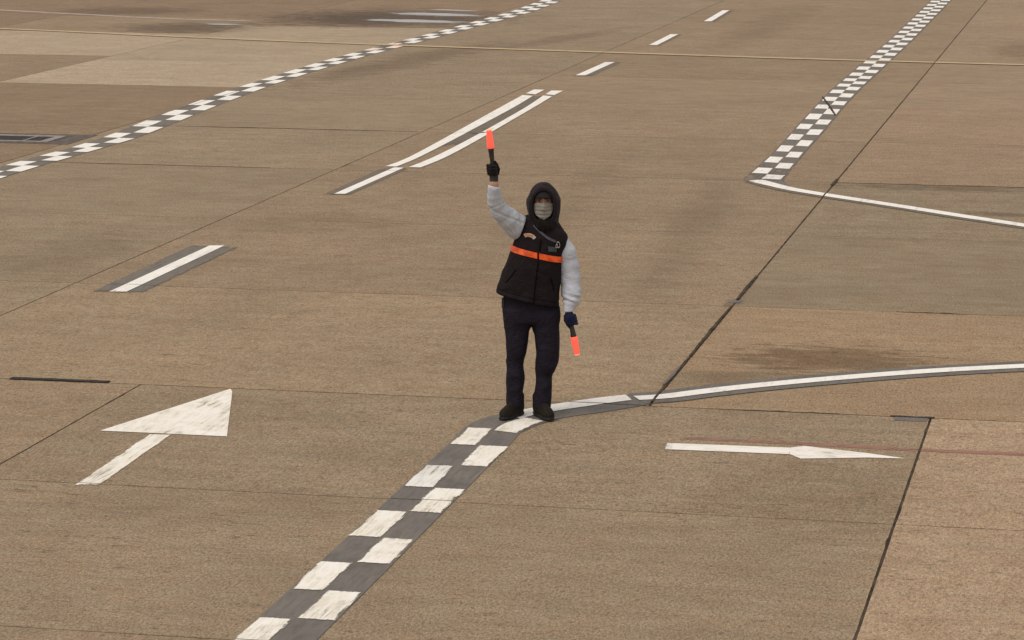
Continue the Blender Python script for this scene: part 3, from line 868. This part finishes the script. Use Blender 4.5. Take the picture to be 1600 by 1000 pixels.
def ribbon_grid(pts, w, n=24, m=3):
    L = smooth_line([tuple(p) for p in pts], max(2, n // max(1, len(pts) - 1)))
    A, B = offset_line(L, w / 2), offset_line(L, -w / 2)
    return [[lerp2(A[i], B[i], j / (m - 1)) for j in range(m)] for i in range(len(L))]

# orange reflective band: two halves that meet at the zip
def zip_x(z): return 0.079 + (z - 1.22) * 0.12
def band_half(th0, th1, n=40):
    verts, faces = [], []
    zl = np.linspace(1.204, 1.247, 5)
    th = np.linspace(th0, th1, n)
    c = np.array([0.066, 0.002])
    A, ZZ = np.meshgrid(th, zl)
    rad_lo = np.full(A.shape, 0.03); rad_hi = np.full(A.shape, 0.33)
    for _ in range(18):
        rm = (rad_lo + rad_hi) / 2
        x = c[0] + rm * np.cos(A); y = c[1] + rm * np.sin(A)
        z = ZZ - SH * (x - 0.04)
        d = vest(np.stack([x, y, z], -1).reshape(-1, 3).astype(f32)).reshape(A.shape)
        ins = d < 0.0045
        rad_lo = np.where(ins, rm, rad_lo); rad_hi = np.where(ins, rad_hi, rm)
    for k in (0, 0.008):
        x = c[0] + (rad_lo - k) * np.cos(A); y = c[1] + (rad_lo - k) * np.sin(A)
        z = ZZ - SH * (x - 0.04)
        verts += [tuple(v) for v in np.stack([x, y, z], -1).reshape(-1, 3)]
    nr, nc = A.shape; nb = nr * nc
    for i in range(nr - 1):
        for j in range(nc - 1):
            a = i * nc + j
            faces.append((a, a + 1, a + nc + 1, a + nc)); faces.append((a + nb, a + nc + nb, a + nc + 1 + nb, a + 1 + nb))
    for j in range(nc - 1):
        faces.append((j, j + nb, j + 1 + nb, j + 1)); a = (nr - 1) * nc + j
        faces.append((a, a + 1, a + 1 + nb, a + nb))
    for i in range(nr - 1):
        a = i * nc; faces.append((a, a + nc, a + nc + nb, a + nb)); a += nc - 1
        faces.append((a, a + nb, a + nc + nb, a + nc))
    return link('reflective_band', mesh_from('reflective_band', verts, faces), M['orange'], vest_o, smooth=False)
tag(band_half(R(-178), R(-90.5)), 'bright orange reflective band')
tag(band_half(R(-85), R(-2)), 'bright orange reflective band')
tag(band_half(R(2), R(178), 60), 'bright orange reflective band across the back')

sheet_on('zip', ribbon_grid([(zip_x(z), z) for z in (0.845, 0.95, 1.05, 1.15, 1.25, 1.34)], 0.011, 40), vest, 0.003, M['seam'], vest_o)
sheet_on('pocket_welt', ribbon_grid([(-0.165, 1.015), (-0.13, 1.06), (-0.09, 1.115)], 0.008, 12), vest, 0.003, M['seam'], vest_o)
sheet_on('pocket_welt', ribbon_grid([(0.19, 0.955), (0.18, 1.0), (0.16, 1.06)], 0.008, 12), vest, 0.003, M['seam'], vest_o)
# arched chest badge with a line of small lettering too small to read
def arc_grid(cx, cz, r0, r1, a0, a1, n=14, m=4):
    return [[(cx + (r0 + (r1 - r0) * j / (m - 1)) * math.sin(a), cz + (r0 + (r1 - r0) * j / (m - 1)) * math.cos(a)) for j in range(m)] for a in np.linspace(a0, a1, n)]
bd = sheet_on('badge', arc_grid(0.0, 1.308, 0.048, 0.073, R(-28), R(52)), vest, 0.004, M['badge'], vest_o)
tag(bd, 'arched cream badge with tiny orange lettering')
for k, a in enumerate((-21, -10, 1, 12, 23)):
    sheet_on('badge_lettering', arc_grid(0.0, 1.308, 0.055, 0.067, R(a), R(a + 7), 3, 3), vest, 0.0062, M['badge_red'], bd, 0.001)
sheet_on('name_card', [[(0.145 + 0.062 * i / 6, 1.288 - 0.036 * j / 4 - 0.010 * i / 6) for j in range(5)] for i in range(7)], vest, 0.006, M['green_card'], vest_o)
sheet_on('lanyard_strap', ribbon_grid([(0.040, 1.440), (0.075, 1.405), (0.12, 1.365), (0.16, 1.338), (0.20, 1.322)], 0.016, 24), vest, 0.006, M['strap'], vest_o)

def torus(name, c, r, rr, mat, parent, sx=1, sz=1, rot=0.0):
    bm = bmesh.new()
    n, m = 20, 6
    rows = []
    for i in range(n):
        a = 2 * math.pi * i / n
        row = []
        for j in range(m):
            b = 2 * math.pi * j / m
            x, z, y = (r + rr * math.cos(b)) * math.cos(a) * sx, (r + rr * math.cos(b)) * math.sin(a) * sz, rr * math.sin(b)
            row.append(bm.verts.new((c[0] + x * math.cos(rot) - z * math.sin(rot), c[1] + y, c[2] + x * math.sin(rot) + z * math.cos(rot))))
        rows.append(row)
    for i in range(n):
        for j in range(m):
            bm.faces.new((rows[i][j], rows[(i + 1) % n][j], rows[(i + 1) % n][(j + 1) % m], rows[i][(j + 1) % m]))
    bmesh.ops.recalc_face_normals(bm, faces=bm.faces[:])
    me = bpy.data.meshes.new(name); bm.to_mesh(me); bm.free()
    return link(name, me, mat, parent, smooth=True)
yc = float(ray_front(np.array([0.218]), np.array([1.300]), vest, 0.008)[0])
torus('clip_ring', (0.218, yc - 0.002, 1.297), 0.014, 0.0035, M['metal'], vest_o, 0.75, 1.5, 0.1)
torus('clip_ring', (0.206, yc - 0.004, 1.288), 0.009, 0.003, M['metal'], vest_o, 0.8, 1.3, -0.2)

# --- sleeves
SR = [(-0.03, 0.02, 1.375, 0.088), (-0.09, -0.03, 1.425, 0.086), (-0.15, -0.09, 1.485, 0.076), (-0.205, -0.15, 1.548, 0.062), (-0.232, -0.19, 1.61, 0.052), (-0.243, -0.225, 1.67, 0.041), (-0.246, -0.25, 1.725, 0.033), (-0.247, -0.256, 1.742, 0.031)]
SL = [(0.225, 0.0, 1.312, 0.070), (0.272, 0.015, 1.22, 0.074), (0.298, 0.02, 1.12, 0.070), (0.308, 0.015, 1.03, 0.068), (0.315, -0.01, 0.93, 0.069), (0.314, -0.035, 0.872, 0.063)]
def sleeve_r(p):
    d = chain(p, SR, 0.03)
    ax = np.array([-0.55, -0.45, 0.70], f32); s = p @ ax
    # folds fan out from the armpit, one crease sits in the bend of the elbow
    ang = np.arctan2(p[:, 2] - 1.31, p[:, 0] + 0.05); far = np.sqrt((p[:, 2] - 1.31) ** 2 + (p[:, 0] + 0.05) ** 2)
    fan = np.exp(-((far - 0.12) / 0.085) ** 2)
    d = d + 0.008 * fan * (np.abs(np.sin(ang * 11 + wob(p, 16, 0.9, (1, 1, 1), 3))) ** 0.6 - 0.6)
    d = d + 0.007 * np.exp(-((p[:, 2] - 1.535 + 0.5 * (p[:, 0] + 0.2)) / 0.010) ** 2) + 0.005 * np.exp(-((p[:, 2] - 1.60 - 0.4 * (p[:, 0] + 0.22)) / 0.009) ** 2)
    d = d - wob(p, 17, 0.006, (1, 1, 1), 2)
    d = smax(d, (p[:, 0] + 0.047) * 0.937 - (p[:, 2] - 1.476) * 0.348 - 0.030, 0.012)      # ends at the armhole
    return smax(d, (p[:, 2] - 1.745) + 0.25 * (p[:, 0] + 0.247), 0.006)
def sleeve_l(p):
    d = chain(p, SL, 0.03)
    d = d + 0.0045 * np.clip(0.4 + wob(p, 12, 1.0, (1, 1, 1), 2), 0, 1.2) * (np.abs(np.sin(p[:, 2] * 42 + p[:, 0] * 34 + wob(p, 9, 2.6, (1, 1, 1), 4))) ** 0.7 - 0.6) - wob(p, 18, 0.006, (1, 1, 1), 1)
    low = np.exp(-((p[:, 2] - 0.89) / 0.05) ** 2)
    d = d - low * 0.004 * np.sin(p[:, 2] * 150 + p[:, 0] * 40)
    d = smin(d, cap(p, (0.303, -0.05, 0.845), (0.298, -0.06, 0.800), 0.045, 0.041), 0.012)
    return smax(d, 0.796 - p[:, 2] + 0.1 * (p[:, 0] - 0.3), 0.005)
tag(net_obj('sleeve', sleeve_r, (-0.34, -0.36, 1.25), (0.10, 0.14, 1.78), 0.006, M['sleeve'], person), 'raised light grey sleeve with folds')
tag(net_obj('sleeve', sleeve_l, (0.13, -0.15, 0.77), (0.42, 0.13, 1.41), 0.006, M['sleeve'], person), 'hanging light grey sleeve')

# --- trousers
LT = [(0.05, -0.095, 0.030, 0.060, 0.078), (0.10, -0.095, 0.030, 0.060, 0.076), (0.25, -0.094, 0.030, 0.064, 0.078), (0.35, -0.092, 0.030, 0.067, 0.080), (0.44, -0.087, 0.03, 0.069, 0.082), (0.54, -0.083, 0.025, 0.079, 0.090), (0.635, -0.079, 0.02, 0.091, 0.100), (0.69, -0.073, 0.02, 0.104, 0.108), (0.85, -0.07, 0.02, 0.100, 0.115)]
RT = [(0.05, 0.106, 0.020, 0.060, 0.078), (0.10, 0.107, 0.020, 0.060, 0.076), (0.25, 0.114, 0.020, 0.061, 0.078), (0.305, 0.118, 0.025, 0.063, 0.082), (0.345, 0.129, 0.015, 0.073, 0.090), (0.44, 0.138, 0.0, 0.083, 0.094), (0.54, 0.141, 0.0, 0.087, 0.096), (0.61, 0.138, 0.005, 0.094, 0.102), (0.67, 0.126, 0.01, 0.102, 0.110), (0.85, 0.118, 0.02, 0.100, 0.115)]
PT = [(0.64, 0.026, 0.02, 0.15, 0.10), (0.72, 0.026, 0.02, 0.195, 0.122), (0.82, 0.022, 0.02, 0.205, 0.125), (0.95, 0.02, 0.02, 0.195, 0.12), (1.0, 0.02, 0.02, 0.19, 0.12)]
def trousers(p):
    a = loft(p, LT, None, 2.2, 0.075, 0.80, 0.006); b = loft(p, RT, None, 2.2, 0.068, 0.80, 0.006)
    c = loft(p, PT, None, 2.2, 0.70, 0.97, 0.03)
    d = smin(np.minimum(a, b), c, 0.025)
    kn = np.exp(-((p[:, 2] - 0.36) / 0.16) ** 2) + 0.7 * np.exp(-((p[:, 2] - 0.13) / 0.07) ** 2)
    d = d - crease(p, 24, 0.010, (0.9, 0.6, 1.4), 3) * (0.35 + kn) - wob(p, 22, 0.004, (1, 1, 0.7), 4)
    return d
net_obj('trousers', trousers, (-0.24, -0.17, 0.03), (0.29, 0.21, 1.0), 0.0075, M['trousers'], person)
boxes('belt_pouch', [(-0.195, -0.03, 0.815, -0.172, 0.045, 0.885)], M['plastic'], person, 0.005)

# --- shoes
def shoe(name, ox, oy, ang):
    ca, sa = math.cos(ang), math.sin(ang)
    def tol(p):
        x, y = p[:, 0] - ox, p[:, 1] - oy
        yl_ = -x * sa + y * ca
        return np.stack([x * ca + y * sa, np.where(yl_ < 0, yl_ * 1.12, yl_), p[:, 2]], -1).astype(f32)
    def outline(q, g):
        w = np.interp(q[:, 1], [-0.215, -0.18, -0.12, -0.04, 0.03, 0.075], [0.022, 0.037, 0.044, 0.035, 0.036, 0.026]).astype(f32)
        return np.maximum(np.abs(q[:, 0]) - w - g, np.abs(q[:, 1] + 0.07) - 0.148 - g)
    def upper(p):
        q = tol(p)
        d = ell(q, (0, -0.148, 0.036), (0.044, 0.072, 0.046))
        d = smin(d, ell(q, (0, -0.062, 0.048), (0.040, 0.105, 0.064)), 0.03)
        d = smin(d, ell(q, (0, 0.025, 0.060), (0.041, 0.062, 0.070)), 0.03)
        d = smin(d, cap(q, (0, 0.02, 0.08), (0, 0.03, 0.145), 0.046, 0.046), 0.02)
        d = d - crease(q, 60, 0.003, (0.4, 1.6, 1), 2) - 0.0025 * np.sin(q[:, 1] * 230) * np.exp(-(q[:, 0] / 0.022) ** 2) * (q[:, 1] > -0.12) * (q[:, 1] < -0.01)
        return smax(d, 0.014 - q[:, 2], 0.004)
    def sole(p):
        q = tol(p)
        d = smax(outline(q, 0.001) * 0.8, np.abs(q[:, 2] - 0.0125) - 0.0125, 0.006)
        return d
    b = ((ox - 0.25, oy - 0.27, -0.01), (ox + 0.25, oy + 0.13, 0.21))
    u = net_obj(name, upper, b[0], b[1], 0.0055, M['shoe'], person)
    net_obj('sole', sole, b[0], (b[1][0], b[1][1], 0.04), 0.005, M['sole'], u)
shoe('shoe', -0.090, 0.010, R(-33))
shoe('shoe', 0.092, 0.000, R(24))

# --- hood, cap, face mask, neck warmer
def hood(p):
    d = ell(p, (0.112, 0.042, 1.590), (0.114, 0.132, 0.146))
    d = smin(d, loft(p, [(1.34, 0.118, 0.02, 0.114, 0.125), (1.42, 0.119, 0.015, 0.106, 0.122), (1.50, 0.116, 0.02, 0.105, 0.122), (1.60, 0.112, 0.03, 0.106, 0.124)], None, 2.2, 1.375, 1.60, 0.02), 0.05)
    # rolled rim round the face, open downwards to the chin
    q = p - np.array([0.110, -0.074, 1.570], f32)
    rr = np.sqrt((q[:, 0] / 0.090) ** 2 + (q[:, 2] / 0.125) ** 2)
    rim = np.sqrt(((rr - 1) * 0.098) ** 2 + q[:, 1] ** 2) - 0.016
    d = smin(d, rim, 0.022)
    # face opening, deep enough for the head
    op = ell(p, (0.110, -0.07, 1.570), (0.079, 0.170, 0.116))
    d = smax(d, -op, 0.010)
    return d - crease(p, 26, 0.006, (1, 0.8, 1), 1) - wob(p, 30, 0.004, (1, 1, 1), 2)
hd = net_obj('hood', hood, (-0.05, -0.18, 1.33), (0.28, 0.22, 1.78), 0.006, M['hood'], person)
def gaiter(p):
    d = ell(p, (0.112, -0.035, 1.432), (0.094, 0.108, 0.062))
    return d - wob(p, 70, 0.008, (1, 1, 1), 1) - crease(p, 45, 0.010, (0.7, 0.7, 1.3), 3)
net_obj('neck_warmer', gaiter, (-0.02, -0.18, 1.34), (0.25, 0.10, 1.52), 0.006, M['fleece'], person)
def capd(p):
    d = ell(p, (0.110, 0.005, 1.645), (0.076, 0.092, 0.062))
    return smax(d, 1.655 - p[:, 2] - 0.25 * (p[:, 1] + 0.05), 0.006)
cp_ = net_obj('cap', capd, (0.0, -0.12, 1.58), (0.22, 0.13, 1.74), 0.006, M['hood'], person)
bm = bmesh.new(); rows = []
for i in range(17):
    a = R(-72 + 144 * i / 16)
    row = []
    for j in range(6):
        r_ = j / 5
        x = math.sin(a) * (0.076 + 0.004 * r_); y = -math.cos(a) * (0.080 + 0.060 * r_ * max(0.15, math.cos(a)))
        z = 1.684 - 0.038 * r_ - 3.6 * x * x
        row.append((0.110 + x, y, z))
    rows.append(row)
top = [[bm.verts.new(v) for v in r_] for r_ in rows]; bot = [[bm.verts.new((v[0], v[1], v[2] - 0.005)) for v in r_] for r_ in rows]
for i in range(16):
    for j in range(5):
        bm.faces.new((top[i][j], top[i + 1][j], top[i + 1][j + 1], top[i][j + 1])); bm.faces.new((bot[i][j], bot[i][j + 1], bot[i + 1][j + 1], bot[i + 1][j]))
    bm.faces.new((top[i][5], top[i + 1][5], bot[i + 1][5], bot[i][5])); bm.faces.new((top[i][0], bot[i][0], bot[i + 1][0], top[i + 1][0]))
for i in (0, 16):
    for j in range(5):
        bm.faces.new((top[i][j], top[i][j + 1], bot[i][j + 1], bot[i][j]))
bmesh.ops.recalc_face_normals(bm, faces=bm.faces[:])
me = bpy.data.meshes.new('visor'); bm.to_mesh(me); bm.free()
link('visor', me, M['hood'], cp_, smooth=True)

# pleated face mask
bm = bmesh.new(); top = []; bot = []
NR, NC = 26, 19
for i in range(NR):
    t = i / (NR - 1)
    hw = float(np.interp(t, [0, 0.45, 0.75, 1.0], [0.073, 0.073, 0.054, 0.012]))
    rt, rb = [], []
    for j in range(NC):
        s = -1 + 2 * j / (NC - 1)
        x = s * hw
        zz = 1.594 - 0.112 * t - 0.006 * (1 - s * s) * (1 - t) * -1 - 0.004 * t * (1 - abs(s))
        nose = 0.020 * math.exp(-(x / 0.022) ** 2) * math.exp(-((t - 0.25) / 0.25) ** 2)
        y = -0.108 - 0.006 * t - nose + 9.0 * x * x + (0.035 * max(0, t - 0.7) ** 1.5) - 0.010 * (((t * 4.6) % 1) - 0.5) * (1 if 0.2 < t < 0.87 else 0) * (1 - 0.5 * s * s)
        rt.append(bm.verts.new((0.110 + x, y, zz))); rb.append(bm.verts.new((0.110 + x, y + 0.003, zz)))
    top.append(rt); bot.append(rb)
for i in range(NR - 1):
    for j in range(NC - 1):
        bm.faces.new((top[i][j], top[i][j + 1], top[i + 1][j + 1], top[i + 1][j])); bm.faces.new((bot[i][j], bot[i + 1][j], bot[i + 1][j + 1], bot[i][j + 1]))
for i in range(NR - 1):
    bm.faces.new((top[i][0], top[i + 1][0], bot[i + 1][0], bot[i][0])); bm.faces.new((top[i][-1], bot[i][-1], bot[i + 1][-1], top[i + 1][-1]))
for j in range(NC - 1):
    bm.faces.new((top[0][j], bot[0][j], bot[0][j + 1], top[0][j + 1])); bm.faces.new((top[-1][j], top[-1][j + 1], bot[-1][j + 1], bot[-1][j]))
bmesh.ops.recalc_face_normals(bm, faces=bm.faces[:])
me = bpy.data.meshes.new('face_mask'); bm.to_mesh(me); bm.free()
tag(link('face_mask', me, M['mask'], person, smooth=True), 'pleated grey face mask')

# --- hands: a fist closed round a wand handle; local +z runs from the wrist along the wand
def hand_sdf(q, grow=0.0):
    """q in hand space: knuckles at -x, fingers wrap in front (-y), handle on the axis x=0, y=-0.014"""
    d = ell(q, (-0.006, 0.014, 0.050), (0.040, 0.020, 0.050))
    d = smin(d, cap(q, (0, 0.006, -0.015), (0, 0.012, 0.03), 0.025, 0.030), 0.02)
    fz = ((0.090, 0.0108, 1.0), (0.069, 0.0112, 1.06), (0.048, 0.0106, 1.0), (0.029, 0.0092, 0.86))
    for (z, r, L) in fz:
        pts = [(-0.036, 0.014, z - 0.006, r * 1.1), (-0.035, -0.020, z, r * 1.05), (-0.012, -0.040 * L, z - 0.004, r), (0.014, -0.037 * L, z - 0.008, r * 0.95), (0.024, -0.020, z - 0.010, r * 0.88)]
        d = smin(d, chain(q, pts, 0.004), 0.004)
    th = chain(q, [(0.026, 0.014, 0.020, 0.016), (0.036, 0.004, 0.052, 0.0135), (0.030, -0.010, 0.086, 0.0115), (0.020, -0.016, 0.112, 0.0095)], 0.006)
    d = smin(d, th, 0.006)
    return d - grow
def frame(o, zdir, xhint, mirror=False):
    z = Vector(zdir).normalized(); x = Vector(xhint); x = (x - z * x.dot(z)).normalized(); y = z.cross(x)
    if mirror: y = -y
    Mx = Matrix(((x.x, y.x, z.x, o[0]), (x.y, y.y, z.y, o[1]), (x.z, y.z, z.z, o[2]), (0, 0, 0, 1)))
    return Mx
# raised hand (wand up); hanging hand is the mirrored one (wand down)
HU = frame((-0.249, -0.262, 1.812), (-0.10, -0.06, 1.0), (1, 0, 0))
HD = frame((0.300, -0.060, 0.786), (0.20, -0.06, -1.0), (-1, 0.25, 0), True)
def to_local(Mx):
    I = np.array(Mx.inverted())
    def f(p): return (p @ I[:3, :3].T.astype(f32) + I[:3, 3].astype(f32)).astype(f32)
    return f
lu, ld = to_local(HU), to_local(HD)
tag(net_obj('glove', lambda p: hand_sdf(lu(p)), (-0.35, -0.36, 1.77), (-0.16, -0.17, 1.97), 0.0036, M['glove_black'], person), 'black knitted glove on the raised hand')
net_obj('glove_cuff', lambda p: smax(cap(p, (-0.248, -0.258, 1.768), (-0.249, -0.261, 1.83), 0.0295, 0.031) - 0.0012 * np.sin(np.arctan2(p[:, 1] + 0.26, p[:, 0] + 0.249) * 22), 1.766 - p[:, 2], 0.003), (-0.31, -0.32, 1.74), (-0.19, -0.20, 1.88), 0.004, M['glove_cuff'], person)
tag(net_obj('glove', lambda p: hand_sdf(ld(p)), (0.19, -0.18, 0.62), (0.41, 0.05, 0.85), 0.0036, M['glove_navy'], person), 'navy glove on the hanging hand')

# --- the body itself: one continuous figure under the clothes
def body(p):
    d = ell(p, (0.110, 0.004, 1.605), (0.072, 0.090, 0.088))                       # skull
    jaw = ell(p, (0.110, -0.030, 1.545), (0.058, 0.066, 0.072))
    d = smin(d, jaw, 0.03)
    d = smin(d, cap(p, (0.110, -0.090, 1.612), (0.110, -0.102, 1.575), 0.008, 0.012), 0.012)   # nose
    d = smin(d, ell(p, (0.110, -0.082, 1.634), (0.052, 0.014, 0.010)), 0.012)        # brow
    for s in (-1, 1):
        d = smax(d, -ell(p, (0.110 + s * 0.031, -0.100, 1.613), (0.019, 0.018, 0.011)), 0.010)  # sockets
        d = smin(d, ell(p, (0.110 + s * 0.077, 0.01, 1.60), (0.008, 0.018, 0.030)), 0.006)      # ears
    d = smax(d, -ell(p, (0.110, -0.102, 1.528), (0.024, 0.008, 0.004)), 0.006)      # mouth
    d = smin(d, cap(p, (0.110, 0.01, 1.54), (0.105, 0.01, 1.38), 0.052, 0.056), 0.03)
    d = smin(d, loft(p, [(0.85, 0.015, 0.015, 0.15, 0.095), (1.0, 0.03, 0.01, 0.145, 0.095), (1.2, 0.06, 0.005, 0.15, 0.10), (1.31, 0.085, 0.005, 0.12, 0.08), (1.38, 0.10, 0.008, 0.08, 0.06)], None, 2.2, 0.80, 1.41, 0.03), 0.04)
    d = smin(d, chain(p, [(0.03, 0.02, 1.36, 0.045), (-0.09, -0.03, 1.425, 0.042), (-0.205, -0.15, 1.548, 0.038), (-0.243, -0.225, 1.67, 0.032), (-0.248, -0.258, 1.755, 0.0265), (-0.249, -0.262, 1.82, 0.024)], 0.03), 0.03)
    d = smin(d, chain(p, [(0.19, 0.0, 1.31, 0.05), (0.285, 0.018, 1.15, 0.045), (0.308, 0.015, 1.03, 0.038), (0.314, -0.02, 0.90, 0.032), (0.298, -0.06, 0.80, 0.024)], 0.03), 0.03)
    for T in (LT, RT):
        d = smin(d, loft(p, [(z, cx, cy, rx * (0.5 if z < 0.2 else 0.7), ry * (0.5 if z < 0.2 else 0.7)) for (z, cx, cy, rx, ry) in T], None, 2.0, 0.06, 0.86, 0.02), 0.03)
    for (ox, oy, an) in ((-0.090, 0.010, R(-33)), (0.092, 0.000, R(24))):
        d = smin(d, cap(p, (ox, oy + 0.01, 0.06), (ox + math.sin(an) * 0.15, oy - math.cos(an) * 0.15, 0.042), 0.034, 0.022), 0.02)
    d = smin(d, hand_sdf(lu(p), -0.0045), 0.006)
    d = smin(d, hand_sdf(ld(p), -0.0045), 0.006)
    return d
tag(net_obj('body', body, (-0.36, -0.38, 0.0), (0.42, 0.16, 1.98), 0.0085, M['skin'], person), 'skin showing at the eyes and one wrist')
for s in (-1, 1):
    c = (0.110 + s * 0.031, -0.080, 1.613)
    ev = net_obj('eye', lambda p, c=c: ell(p, c, (0.012, 0.012, 0.0085)), (c[0] - .02, c[1] - .02, c[2] - .02), (c[0] + .02, c[1] + .02, c[2] + .02), 0.0025, M['eye'], person, 1)
    net_obj('eyebrow', lambda p, s=s: cap(p, (0.110 + s * 0.014, -0.098, 1.629), (0.110 + s * 0.050, -0.080, 1.631), 0.0045, 0.003), (0.0, -0.13, 1.60), (0.22, -0.05, 1.66), 0.003, M['hair'], person, 1)
net_obj('hair', lambda p: smax(ell(p, (0.112, -0.004, 1.625), (0.079, 0.099, 0.085)), np.maximum(1.640 - p[:, 2] + 0.012 * np.sin(p[:, 0] * 90) - 0.10 * (p[:, 0] - 0.11), p[:, 2] - 1.68), 0.004), (0.0, -0.13, 1.58), (0.22, 0.13, 1.70), 0.005, M['hair'], person, 1)

# ------------------------------------------------------------------ signal wands, held but things of their own
def lit(name):
    q = NT(name)
    q.bsdf.inputs['Base Color'].default_value = (0.85, 0.08, 0.04, 1)
    q.bsdf.inputs['Roughness'].default_value = 0.35
    q.bsdf.inputs['Emission Color'].default_value = (1.0, 0.125, 0.085, 1)
    q.bsdf.inputs['Emission Strength'].default_value = 0.62
    return q.m
M['wand_lit'] = lit('glowing_red_orange_plastic')
q = NT('wand_rim_light'); q.bsdf.inputs['Base Color'].default_value = (0.9, 0.35, 0.22, 1); q.bsdf.inputs['Emission Color'].default_value = (1.0, 0.33, 0.2, 1); q.bsdf.inputs['Emission Strength'].default_value = 0.6
M['wand_rim'] = q.m
def lathe(name, prof, mat, parent, n=24):
    verts, faces = [], []
    for (r, z) in prof:
        for i in range(n):
            a = 2 * math.pi * i / n
            verts.append((r * math.cos(a), r * math.sin(a), z))
    for k in range(len(prof) - 1):
        for i in range(n):
            j = (i + 1) % n
            faces.append((k * n + i, k * n + j, (k + 1) * n + j, (k + 1) * n + i))
    faces.append(tuple(reversed(range(n)))); faces.append(tuple((len(prof) - 1) * n + i for i in range(n)))
    o = link(name, mesh_from(name, verts, faces), mat, parent, smooth=True)
    return o
def wand(label, Mx):
    W = Matrix.LocRotScale((-4.2404, 20.3545, 0.0095), Matrix.Rotation(YAW, 3, 'Z'), None)
    t = empty('signal_wand')
    t.matrix_world = W @ Mx @ Matrix.Translation((0, -0.014, 0))
    tag(t, label, 'signal wand', 'lit signal wands')
    lathe('handle', [(0.013, 0.006), (0.0155, 0.010), (0.0155, 0.125), (0.0175, 0.150), (0.0195, 0.185), (0.0215, 0.205), (0.0215, 0.212)], M['plastic'], t)
    lathe('light_tube', [(0.0235, 0.2125), (0.0265, 0.217), (0.0258, 0.24), (0.0205, 0.335), (0.019, 0.345), (0.010, 0.350)], M['wand_lit'], t)
    lathe('end_cap', [(0.0195, 0.343), (0.0202, 0.346), (0.018, 0.3505), (0.006, 0.352)], M['wand_rim'], t)
    boxes('switch', [(-0.005, -0.0185, 0.135, 0.005, -0.014, 0.155)], M['glove_cuff'], t, 0.001)
wand('glowing orange wand held up by the raised glove', HU)
def rot_only(Mx):
    """same place and axis, without the mirroring"""
    z = Vector((Mx[0][2], Mx[1][2], Mx[2][2])); o = Mx @ Vector((0, -0.014, 0))
    R_ = z.to_track_quat('Z', 'Y').to_matrix().to_4x4(); R_.translation = o
    return R_ @ Matrix.Translation((0, 0.014, 0))
wand('glowing orange wand pointing down in the hanging hand', Matrix.Translation((-0.010, 0, 0.028)) @ rot_only(HD))
